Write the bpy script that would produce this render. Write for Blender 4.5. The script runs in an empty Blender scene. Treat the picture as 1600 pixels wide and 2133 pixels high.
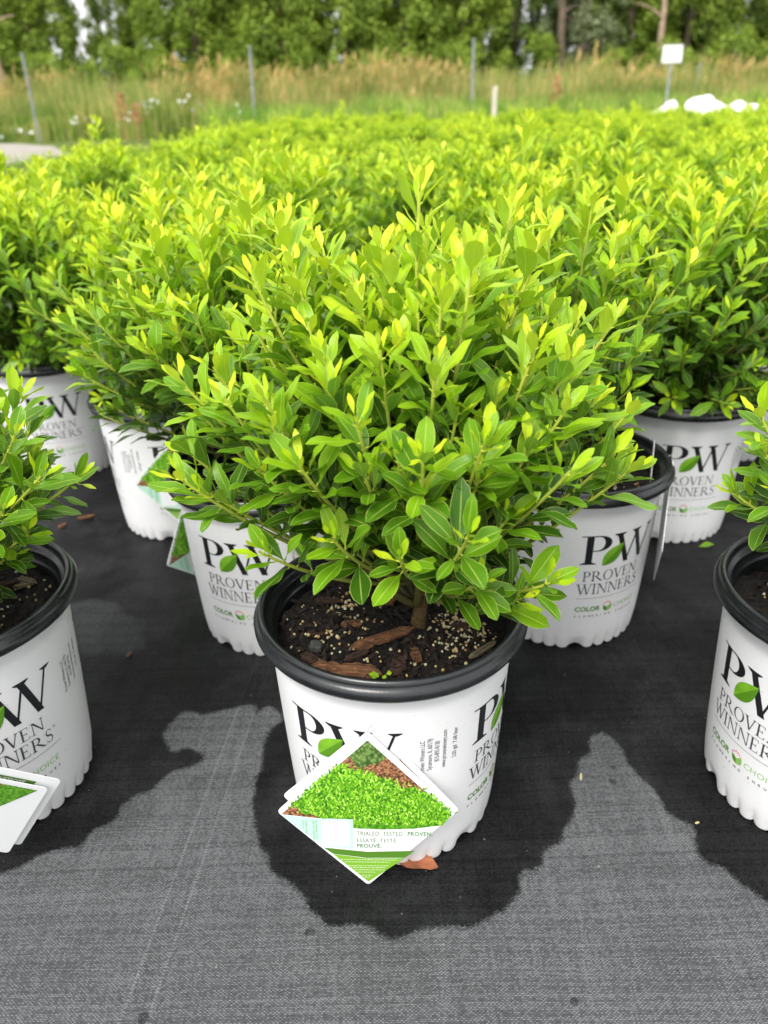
import bpy, bmesh, math, random
import numpy as np
from mathutils import Vector, Matrix

# ------------------------------------------------------------------ camera, sky, sun, exposure
scene = bpy.context.scene
C = scene.collection
R = math.radians
PITCH, ROLL, CAMH, FPX = R(27.07), R(-1.36), 0.613, 1608.0
fw = Vector((0, math.cos(PITCH), -math.sin(PITCH))); up0 = Vector((0, math.sin(PITCH), math.cos(PITCH))); r0 = Vector((1, 0, 0))
rt = math.cos(ROLL) * r0 + math.sin(ROLL) * up0
up = -math.sin(ROLL) * r0 + math.cos(ROLL) * up0
cd = bpy.data.cameras.new("camera"); cam = bpy.data.objects.new("camera", cd); C.objects.link(cam)
cam.matrix_world = Matrix(((rt.x, up.x, -fw.x, 0), (rt.y, up.y, -fw.y, 0), (rt.z, up.z, -fw.z, CAMH), (0, 0, 0, 1)))
cd.sensor_fit = 'VERTICAL'; cd.sensor_height = 36.0; cd.sensor_width = 27.0
cd.lens = FPX / 2133.0 * 36.0
cd.clip_start = 0.02; cd.clip_end = 2000
cd.dof.use_dof = True; cd.dof.focus_distance = 0.625; cd.dof.aperture_fstop = 6.3
scene.camera = cam

SUN_EL, SUN_AZ = R(52), R(-150)     # sun direction: azimuth from +Y, towards +X positive
w = bpy.data.worlds.new("World"); scene.world = w; w.use_nodes = True
nt = w.node_tree; nt.nodes.clear()
sky = nt.nodes.new('ShaderNodeTexSky'); sky.sky_type = 'NISHITA'; sky.sun_disc = False
sky.sun_elevation = SUN_EL; sky.sun_rotation = SUN_AZ; sky.air_density = 1.0; sky.dust_density = 6.0; sky.ozone_density = 1.0
hs = nt.nodes.new('ShaderNodeHueSaturation'); hs.inputs['Saturation'].default_value = 0.12
bg = nt.nodes.new('ShaderNodeBackground'); bg.inputs['Strength'].default_value = 0.15
wo = nt.nodes.new('ShaderNodeOutputWorld')
cl = nt.nodes.new('ShaderNodeMix'); cl.data_type = 'RGBA'; cl.inputs[0].default_value = 0.7; cl.inputs[7].default_value = (6.6, 6.65, 6.75, 1)   # even cloud deck over the sky
nt.links.new(sky.outputs[0], hs.inputs['Color']); nt.links.new(hs.outputs[0], cl.inputs[6]); nt.links.new(cl.outputs[2], bg.inputs['Color']); nt.links.new(bg.outputs[0], wo.inputs[0])
sd = bpy.data.lights.new("sun", 'SUN'); sun = bpy.data.objects.new("sun", sd); C.objects.link(sun)
sd.energy = 1.3; sd.angle = R(25); sd.color = (1.0, 0.97, 0.92)
sdir = Vector((math.sin(SUN_AZ) * math.cos(SUN_EL), math.cos(SUN_AZ) * math.cos(SUN_EL), math.sin(SUN_EL)))
sun.rotation_euler = (-sdir).to_track_quat('-Z', 'Y').to_euler(); sun.location = (0, 0, 8)
vs = scene.view_settings; vs.view_transform = 'Standard'; vs.look = 'None'; vs.gamma = 1.0; vs.exposure = 0.95
scene.cycles.max_bounces = 8; scene.cycles.diffuse_bounces = 4; scene.cycles.transmission_bounces = 4; scene.cycles.glossy_bounces = 2
scene.cycles.use_denoising = True

def terrain(x, y):
    d = max(0.0, y - 2.0)
    return 0.015 * d if d < 40 else 0.6 + 0.004 * (d - 40)

# ------------------------------------------------------------------ materials
class NT:
    def __init__(s, name):
        s.m = bpy.data.materials.new(name); s.m.use_nodes = True; s.t = s.m.node_tree; s.t.nodes.clear()
        s.out = s.n('ShaderNodeOutputMaterial')
    def n(s, typ, **kw):
        nd = s.t.nodes.new(typ)
        for k, v in kw.items(): setattr(nd, k, v)
        return nd
    def L(s, a, b): s.t.links.new(a, b)
    def v(s, sock, val):
        if isinstance(val, bpy.types.NodeSocket): s.L(val, sock)
        else: sock.default_value = val
    def math(s, op, a, b=None, c=None, clamp=False):
        nd = s.n('ShaderNodeMath', operation=op, use_clamp=clamp)
        s.v(nd.inputs[0], a)
        if b is not None: s.v(nd.inputs[1], b)
        if c is not None: s.v(nd.inputs[2], c)
        return nd.outputs[0]
    def mix(s, f, a, b, typ='MIX'):
        nd = s.n('ShaderNodeMix', data_type='RGBA', blend_type=typ)
        s.v(nd.inputs['Factor'], f)
        s.v(nd.inputs[6], a if isinstance(a, bpy.types.NodeSocket) else (*a, 1)); s.v(nd.inputs[7], b if isinstance(b, bpy.types.NodeSocket) else (*b, 1))
        return nd.outputs[2]
    def ramp(s, f, stops, interp='LINEAR'):
        nd = s.n('ShaderNodeValToRGB'); cr = nd.color_ramp; cr.interpolation = interp
        while len(cr.elements) < len(stops): cr.elements.new(0.5)
        for e, (p, c) in zip(cr.elements, stops): e.position = p; e.color = (*c, 1) if len(c) == 3 else c
        s.v(nd.inputs[0], f); return nd.outputs[0]
    def noise(s, vec, scale, detail=3, rough=0.5, dim='3D', dist=0.0):
        nd = s.n('ShaderNodeTexNoise', noise_dimensions=dim)
        if vec is not None: s.L(vec, nd.inputs['Vector'])
        nd.inputs['Scale'].default_value = scale; nd.inputs['Detail'].default_value = detail; nd.inputs['Roughness'].default_value = rough
        nd.inputs['Distortion'].default_value = dist
        return nd.outputs[0]
    def voro(s, vec, scale, feature='F1', rnd=1.0):
        nd = s.n('ShaderNodeTexVoronoi', feature=feature)
        if vec is not None: s.L(vec, nd.inputs['Vector'])
        nd.inputs['Scale'].default_value = scale; nd.inputs['Randomness'].default_value = rnd
        return nd
    def attr(s, name): 
        nd = s.n('ShaderNodeAttribute', attribute_name=name); return nd
    def coord(s, which='Object'): return s.n('ShaderNodeTexCoord').outputs[which]
    def mapping(s, vec, scale=(1, 1, 1), rot=(0, 0, 0), loc=(0, 0, 0)):
        nd = s.n('ShaderNodeMapping'); s.L(vec, nd.inputs[0])
        nd.inputs['Scale'].default_value = scale; nd.inputs['Rotation'].default_value = rot; nd.inputs['Location'].default_value = loc
        return nd.outputs[0]
    def bump(s, h, strength=0.3, dist=0.001, normal=None):
        nd = s.n('ShaderNodeBump'); nd.inputs['Strength'].default_value = strength; nd.inputs['Distance'].default_value = dist
        s.L(h, nd.inputs['Height'])
        if normal: s.L(normal, nd.inputs['Normal'])
        return nd.outputs[0]
    def pbr(s, col, rough=0.5, spec=0.5, normal=None, **kw):
        nd = s.n('ShaderNodeBsdfPrincipled')
        s.v(nd.inputs['Base Color'], col if isinstance(col, bpy.types.NodeSocket) else (*col, 1))
        s.v(nd.inputs['Roughness'], rough); s.v(nd.inputs['Specular IOR Level'], spec)
        if normal: s.L(normal, nd.inputs['Normal'])
        for k, v in kw.items(): s.v(nd.inputs[k], v)
        return nd.outputs[0]
    def done(s, sh): s.L(sh, s.out.inputs[0]); return s.m

def simple(name, col, rough=0.5, spec=0.5, var=0.0, scale=40, bump=0.0, bscale=200, bd=0.0005):
    s = NT(name); co = s.coord()
    c = col
    if var > 0:
        f = s.noise(co, scale, 4)
        c = s.ramp(f, [(0.3, tuple(k * (1 - var) for k in col)), (0.7, tuple(min(1, k * (1 + var)) for k in col))])
    n = s.bump(s.noise(co, bscale, 4), bump, bd) if bump else None
    return s.done(s.pbr(c, rough, spec, n))

# leaf age ramp: 0 old dark leaf, 1 newest yellow-green tip
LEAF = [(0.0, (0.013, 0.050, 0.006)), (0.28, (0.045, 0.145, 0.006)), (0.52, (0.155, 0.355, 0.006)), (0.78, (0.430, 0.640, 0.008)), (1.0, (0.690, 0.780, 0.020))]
def leaf_material(name, stops, trans=0.31, veins=True):
    s = NT(name)
    age = s.attr('age').outputs['Fac']; rnd = s.attr('rnd').outputs['Fac']
    uv = s.n('ShaderNodeUVMap').outputs[0]
    sep = s.n('ShaderNodeSeparateXYZ'); s.L(uv, sep.inputs[0]); u, v = sep.outputs[0], sep.outputs[1]
    wn = s.noise(s.coord(), 90, 3)
    a2 = s.math('ADD', age, s.math('MULTIPLY', s.math('SUBTRACT', rnd, 0.5), 0.16))
    oi = s.n('ShaderNodeObjectInfo').outputs['Random']; a2 = s.math('ADD', a2, s.math('MULTIPLY', s.math('SUBTRACT', oi, 0.5), 0.14))
    a3 = s.math('ADD', a2, s.math('MULTIPLY', s.math('SUBTRACT', wn, 0.5), 0.10), clamp=True)
    base = s.ramp(a3, stops)
    if veins:
        du = s.math('ABSOLUTE', s.math('SUBTRACT', u, 0.5))
        mid = s.math('LESS_THAN', du, 0.030)
        edge = s.math('GREATER_THAN', du, 0.455)
        # side veins: slanted fine lines
        vv = s.math('ADD', s.math('MULTIPLY', v, 9.0), s.math('MULTIPLY', du, -7.0))
        fr = s.math('FRACT', vv)
        vein = s.math('LESS_THAN', fr, 0.07)
        pale = s.mix(0.55, base, (0.62, 0.72, 0.16))
        base = s.mix(s.math('MULTIPLY', vein, 0.22), base, pale)
        base = s.mix(s.math('MULTIPLY', s.math('MAXIMUM', mid, edge), 0.85), base, pale)
    spt = s.math('MULTIPLY', s.math('GREATER_THAN', s.noise(s.coord(), 420, 1, 0.3), 0.80), s.math('GREATER_THAN', rnd, 0.55)); base = s.mix(s.math('MULTIPLY', spt, 0.6), base, (0.10, 0.07, 0.02))
    geo = s.n('ShaderNodeNewGeometry').outputs['Backfacing']
    under = s.mix(0.30, base, (0.26, 0.36, 0.13))
    col = s.mix(geo, base, under)
    rough = s.math('ADD', 0.36, s.math('MULTIPLY', geo, 0.25))
    hgt = s.noise(s.coord(), 260, 2)
    p = s.pbr(col, rough, 0.36, s.bump(hgt, 0.25, 0.0006))
    tr = s.n('ShaderNodeBsdfTranslucent')
    s.L(s.mix(1.0, base, (1.0, 0.98, 0.55), 'MULTIPLY'), tr.inputs[0])
    mx = s.n('ShaderNodeMixShader'); mx.inputs[0].default_value = trans
    s.L(p, mx.inputs[1]); s.L(tr.outputs[0], mx.inputs[2])
    return s.done(mx.outputs[0])
M = {}
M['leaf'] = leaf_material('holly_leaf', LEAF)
def stem_mat():
    s = NT('stem'); age = s.attr('age').outputs['Fac']
    c = s.ramp(age, [(0, (0.06, 0.045, 0.02)), (0.3, (0.10, 0.11, 0.025)), (0.6, (0.30, 0.36, 0.05)), (1, (0.52, 0.58, 0.07))])
    return s.done(s.pbr(c, 0.5, 0.3, s.bump(s.noise(s.coord(), 300, 3), 0.3, 0.0006)))
M['stem'] = stem_mat()
M['trunk_bark'] = simple('shrub_bark', (0.085, 0.055, 0.022), 0.85, 0.2, 0.5, 300, 0.8, 400, 0.002)

def white_plastic():
    s = NT('white_pot_plastic'); co = s.coord()
    f = s.noise(co, 9, 4); d = s.noise(co, 260, 2)
    c = s.ramp(f, [(0.3, (0.72, 0.72, 0.72)), (0.7, (0.78, 0.78, 0.78))])
    spk = s.math('GREATER_THAN', s.noise(co, 320, 1, 0.4), 0.755)
    c = s.mix(s.math('MULTIPLY', spk, 0.35), c, (0.25, 0.22, 0.18))
    # splashed dust near the bottom and under the lip
    sep = s.n('ShaderNodeSeparateXYZ'); s.L(co, sep.inputs[0])
    low = s.math('SUBTRACT', 1.0, s.math('DIVIDE', sep.outputs[2], 0.035), clamp=True)
    dust = s.math('MULTIPLY', s.math('MULTIPLY', low, s.noise(co, 60, 5)), 0.25)
    c = s.mix(dust, c, (0.45, 0.43, 0.40))
    return s.done(s.pbr(c, 0.42, 0.4, s.bump(s.noise(co, 25, 3), 0.15, 0.002)))
M['white'] = white_plastic()
def black_plastic():
    s = NT('black_pot_plastic'); co = s.coord()
    f = s.noise(co, 22, 5, 0.6)
    c = s.ramp(f, [(0.3, (0.005, 0.006, 0.007)), (0.75, (0.017, 0.019, 0.021))])
    r = s.ramp(s.noise(co, 45, 4), [(0.3, (0.22,) * 3), (0.7, (0.42,) * 3)])
    return s.done(s.pbr(c, r, 0.6, s.bump(s.noise(co, 420, 2), 0.12, 0.0005)))
M['black'] = black_plastic()
M['ink'] = simple('black_ink', (0.010, 0.011, 0.013), 0.4, 0.4)
M['ink_grey'] = simple('grey_ink', (0.05, 0.055, 0.06), 0.45, 0.4)
M['green_ink'] = simple('green_ink', (0.085, 0.235, 0.015), 0.4, 0.4)
M['light_green_ink'] = simple('light_green_ink', (0.24, 0.48, 0.12), 0.4, 0.4)
def logo_leaf():
    s = NT('printed_leaf_green'); co = s.coord()
    return s.done(s.pbr(s.ramp(s.noise(co, 60, 2), [(0.3, (0.13, 0.33, 0.012)), (0.7, (0.24, 0.50, 0.03))]), 0.4, 0.4))
M['leaf_ink'] = logo_leaf()
M['leaf_ink_dark'] = simple('printed_leaf_shade', (0.085, 0.24, 0.01), 0.4, 0.4)
M['red_ink'] = simple('red_ink', (0.72, 0.03, 0.03), 0.4); M['orange_ink'] = simple('orange_ink', (0.85, 0.28, 0.02), 0.4); M['pink_ink'] = simple('pink_ink', (0.6, 0.08, 0.20), 0.4)

def soil_mat():
    s = NT('potting_soil'); co = s.coord()
    f = s.noise(co, 130, 6, 0.7); g = s.voro(co, 160).outputs['Color']
    c = s.ramp(f, [(0.35, (0.003, 0.0028, 0.0025)), (0.55, (0.010, 0.007, 0.005)), (0.75, (0.036, 0.021, 0.012))])
    return s.done(s.pbr(c, 0.8, 0.35, s.bump(s.noise(co, 320, 6, 0.7), 1.0, 0.004)))
M['soil'] = soil_mat()
def bark_mat(name, a, b, sc=(25, 700, 700)):
    s = NT(name); co = s.mapping(s.coord(), sc)
    f = s.noise(co, 1.0, 5, 0.65)
    c = s.ramp(f, [(0.3, tuple(k * .25 for k in a)), (0.45, a), (0.65, b)])
    return s.done(s.pbr(c, 0.8, 0.3, s.bump(f, 1.0, 0.003)))
M['bark_red'] = bark_mat('red_brown_bark', (0.12, 0.050, 0.022), (0.30, 0.15, 0.07))
M['bark_grey'] = bark_mat('grey_bark', (0.14, 0.11, 0.06), (0.28, 0.24, 0.15))
M['bark_dark'] = bark_mat('dark_bark', (0.035, 0.018, 0.012), (0.09, 0.05, 0.03))
M['crumb'] = simple('soil_crumb', (0.013, 0.008, 0.006), 0.8, 0.3, 0.9, 60)
M['stone'] = simple('dark_stone', (0.045, 0.05, 0.042), 0.8, 0.3, 0.4, 200, 0.7, 300, 0.002)
def prill_mat():
    s = NT('fertilizer_prill'); r = s.attr('rnd').outputs['Fac']
    c = s.ramp(r, [(0, (0.34, 0.20, 0.07)), (0.4, (0.50, 0.38, 0.17)), (0.8, (0.48, 0.46, 0.28)), (1, (0.55, 0.56, 0.45))])
    return s.done(s.pbr(c, 0.35, 0.5))
M['prill'] = prill_mat()
M['dead_leaf'] = simple('dead_brown_leaf', (0.30, 0.105, 0.045), 0.6, 0.3, 0.4, 90, 0.5, 200, 0.001)
M['straw'] = simple('straw', (0.5, 0.42, 0.22), 0.7)
M['card'] = simple('white_card', (0.84, 0.85, 0.85), 0.35, 0.5)
M['mint'] = simple('mint_print', (0.50, 0.78, 0.62), 0.35, 0.5)
M['tag_dark_green'] = simple('dark_green_print', (0.085, 0.21, 0.02), 0.35, 0.5)
M['tag_green'] = simple('bright_green_print', (0.20, 0.42, 0.03), 0.35, 0.5)
M['tag_grey_ink'] = simple('sage_ink', (0.18, 0.26, 0.15), 0.4)
M['tag_green_ink'] = simple('tag_green_ink', (0.12, 0.27, 0.09), 0.4)
M['pale_ink'] = simple('pale_green_ink', (0.62, 0.75, 0.45), 0.4)
def photo_mat():
    s = NT('printed_hedge_photo'); co = s.coord()
    sep = s.n('ShaderNodeSeparateXYZ'); s.L(co, sep.inputs[0]); x, z = sep.outputs[0], sep.outputs[2]
    wob = s.math('MULTIPLY', s.math('SUBTRACT', s.noise(co, 90, 4), 0.5), 0.022)
    # leafy texture: two stretched cell layers
    v1 = s.voro(s.mapping(co, (300, 300, 190), (0, R(25), 0)), 1.0); v2 = s.voro(s.mapping(co, (380, 380, 240), (0, R(-35), 0), (3, 1, 7)), 1.0)
    d = s.math('MINIMUM', v1.outputs['Distance'], v2.outputs['Distance'])
    leafc = s.ramp(d, [(0.0, (0.62, 0.86, 0.12)), (0.28, (0.25, 0.58, 0.02)), (0.5, (0.07, 0.26, 0.008)), (0.8, (0.015, 0.06, 0.004))])
    leafc = s.mix(0.6, leafc, (0.05, 0.22, 0.01))
    vm = s.voro(s.mapping(co, (420, 420, 520)), 1.0)
    mulch = s.ramp(vm.outputs['Distance'], [(0.0, (0.62, 0.36, 0.20)), (0.4, (0.34, 0.15, 0.07)), (0.8, (0.07, 0.03, 0.015))])
    # mulch above a slanted line (upper right) and below-left corner
    up_ = s.math('GREATER_THAN', s.math('ADD', s.math('ADD', z, s.math('MULTIPLY', x, 0.42)), wob), 0.128)
    lowl = s.math('LESS_THAN', s.math('ADD', s.math('ADD', z, s.math('MULTIPLY', x, 0.5)), wob), 0.0585)
    c = s.mix(s.math('MAXIMUM', up_, lowl), leafc, mulch)
    dist = s.math('SQRT', s.math('ADD', s.math('POWER', s.math('ADD', x, 0.0), 2.0), s.math('POWER', s.math('SUBTRACT', z, 0.158), 2.0)))
    bush = s.math('LESS_THAN', s.math('ADD', dist, wob), 0.021)
    c = s.mix(bush, c, s.ramp(d, [(0.0, (0.26, 0.40, 0.10)), (0.6, (0.04, 0.09, 0.02))]))
    return s.done(s.pbr(c, 0.3, 0.5))
M['photo'] = photo_mat()
M['wire'] = simple('steel_wire', (0.6, 0.6, 0.6), 0.3, 0.6)

# ------------------------------------------------------------------ helpers
def link(o, parent=None):
    C.objects.link(o)
    if parent is not None: o.parent = parent
    return o
def tag(o, label=None, cat=None, group=None, kind=None):
    if label: o['label'] = label
    if cat: o['category'] = cat
    if group: o['group'] = group
    if kind: o['kind'] = kind
    return o
def empty(name, loc=(0, 0, 0), rz=0.0, s=1.0):
    o = bpy.data.objects.new(name, None); C.objects.link(o); o.location = loc; o.rotation_euler = (0, 0, rz); o.scale = (s, s, s)
    o.empty_display_size = 0.02
    return o
def mesh_obj(name, verts, faces, mats, parent=None, smooth=False, fmat=None):
    me = bpy.data.meshes.new(name); me.from_pydata(verts, [], faces)
    for m in (mats if isinstance(mats, (list, tuple)) else [mats]): me.materials.append(m)
    if fmat is not None: me.polygons.foreach_set('material_index', fmat)
    if smooth: me.polygons.foreach_set('use_smooth', [True] * len(faces))
    me.update()
    return link(bpy.data.objects.new(name, me), parent)
def quads_mesh(name, V, F, mats, uv=None, attrs=None, smooth=True):
    """V (n,3) array, F (m,4) array of quads"""
    me = bpy.data.meshes.new(name)
    me.vertices.add(len(V)); me.vertices.foreach_set('co', V.astype(np.float32).ravel())
    nf, k = F.shape
    me.loops.add(nf * k); me.loops.foreach_set('vertex_index', F.astype(np.int32).ravel())
    me.polygons.add(nf); me.polygons.foreach_set('loop_start', (np.arange(nf) * k).astype(np.int32))
    me.polygons.foreach_set('loop_total', np.full(nf, k, np.int32))
    me.materials.append(mats)
    if uv is not None:
        l = me.uv_layers.new(name='UVMap'); l.data.foreach_set('uv', uv[F.ravel()].astype(np.float32).ravel())
    for kx, a in (attrs or {}).items():
        at = me.attributes.new(kx, 'FLOAT', 'POINT'); at.data.foreach_set('value', a.astype(np.float32))
    me.polygons.foreach_set('use_smooth', np.full(nf, smooth))
    me.update(calc_edges=True); me.validate()
    return me
def lathe(profile, seg=96, rfun=None):
    V, F = [], []
    for i, (r, z) in enumerate(profile):
        for j in range(seg):
            a = 2 * math.pi * j / seg
            rr, zz = (r, z) if rfun is None else rfun(i, r, z, a)
            V.append((rr * math.cos(a), rr * math.sin(a), zz))
    for i in range(len(profile) - 1):
        for j in range(seg):
            k = (j + 1) % seg
            F.append((i * seg + j, i * seg + k, (i + 1) * seg + k, (i + 1) * seg + j))
    return V, F
def tubes(paths, mat, name, sides=6):
    """paths: list of (pts (n,3), radii (n,), ages (n,)) -> one mesh"""
    VV, FF, AA = [], [], []; off = 0
    for P, rad, age in paths:
        P = np.asarray(P, float); n = len(P)
        T = np.gradient(P, axis=0); T /= np.linalg.norm(T, axis=1, keepdims=True) + 1e-9
        ref = np.where(np.abs(T[:, 2:3]) > 0.95, np.array([[1., 0, 0]]), np.array([[0., 0, 1.]]))
        N = np.cross(T, ref); N /= np.linalg.norm(N, axis=1, keepdims=True) + 1e-9
        B = np.cross(T, N)
        a = np.linspace(0, 2 * np.pi, sides, endpoint=False)
        ring = P[:, None, :] + np.asarray(rad)[:, None, None] * (np.cos(a)[None, :, None] * N[:, None, :] + np.sin(a)[None, :, None] * B[:, None, :])
        VV.append(ring.reshape(-1, 3)); AA.append(np.repeat(np.asarray(age), sides))
        i = np.arange(n - 1)[:, None]; j = np.arange(sides)[None, :]; k = (j + 1) % sides
        FF.append((np.stack([i * sides + j, i * sides + k, (i + 1) * sides + k, (i + 1) * sides + j], -1)).reshape(-1, 4) + off)
        off += n * sides
    return quads_mesh(name, np.concatenate(VV), np.concatenate(FF), mat, attrs={'age': np.concatenate(AA)})

# ------------------------------------------------------------------ leaves
def leaf_template(nl, nw, ob=0.56):
    """unit leaf: length 1 along +Y, flat in XY with +Z the upper face; returns (u,v) grid data"""
    v = np.linspace(0, 1, nl + 1); t = v
    wdt = np.where(t < ob, np.sin(0.5 * np.pi * (t / ob)) ** 1.25, np.sqrt(np.clip(1 - ((t - ob) / (1 - ob + 1e-6)) ** 1.9, 0, 1)))
    wdt = np.maximum(wdt, 0.05); wdt[-1] = 0.07
    u = np.linspace(-1, 1, nw + 1)
    U, Vv = np.meshgrid(u, v)
    W = wdt[:, None] * np.ones_like(U)
    idx = np.arange((nl + 1) * (nw + 1)).reshape(nl + 1, nw + 1)
    F = np.stack([idx[:-1, :-1], idx[:-1, 1:], idx[1:, 1:], idx[1:, :-1]], -1).reshape(-1, 4)
    return U.ravel(), Vv.ravel(), W.ravel(), F
def build_leaves(name, base, d, nrm, length, width, age, rnd, mat, nl=6, nw=4, curl=None, fold=None):
    U, V, W, F = leaf_template(nl, nw)
    n = len(base); k = len(U)
    d = d / np.linalg.norm(d, axis=1, keepdims=True)
    nrm = nrm - (nrm * d).sum(1, keepdims=True) * d; nrm /= np.linalg.norm(nrm, axis=1, keepdims=True) + 1e-9
    s = np.cross(d, nrm)
    curl = np.full(n, 0.12) if curl is None else curl; fold = np.full(n, 0.18) if fold is None else fold
    x = (U * W)[None, :] * width[:, None] * 0.5
    # slight serration / waviness of margin
    wav = 1 + 0.03 * np.sin(V * 40)[None, :] * (np.abs(U) > 0.9)[None, :]
    x = x * wav
    y = V[None, :] * length[:, None]
    z = fold[:, None] * np.abs(x) - curl[:, None] * (V[None, :] ** 2) * length[:, None] + 0.03 * length[:, None] * np.sin(V * 9 + 6 * rnd[:, None]) * np.abs(U)[None, :]
    P = base[:, None, :] + x[..., None] * s[:, None, :] + y[..., None] * d[:, None, :] + z[..., None] * nrm[:, None, :]
    FF = (F[None] + (np.arange(n) * k)[:, None, None]).reshape(-1, 4)
    uv = np.tile(np.stack([U * 0.5 + 0.5, V], 1), (n, 1))
    return quads_mesh(name, P.reshape(-1, 3), FF, mat, uv=uv, attrs={'age': np.repeat(age, k), 'rnd': np.repeat(rnd, k)})

def bez(p0, p1, p2, n):
    t = np.linspace(0, 1, n)[:, None]
    return (1 - t) ** 2 * p0 + 2 * t * (1 - t) * p1 + t * t * p2

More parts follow.
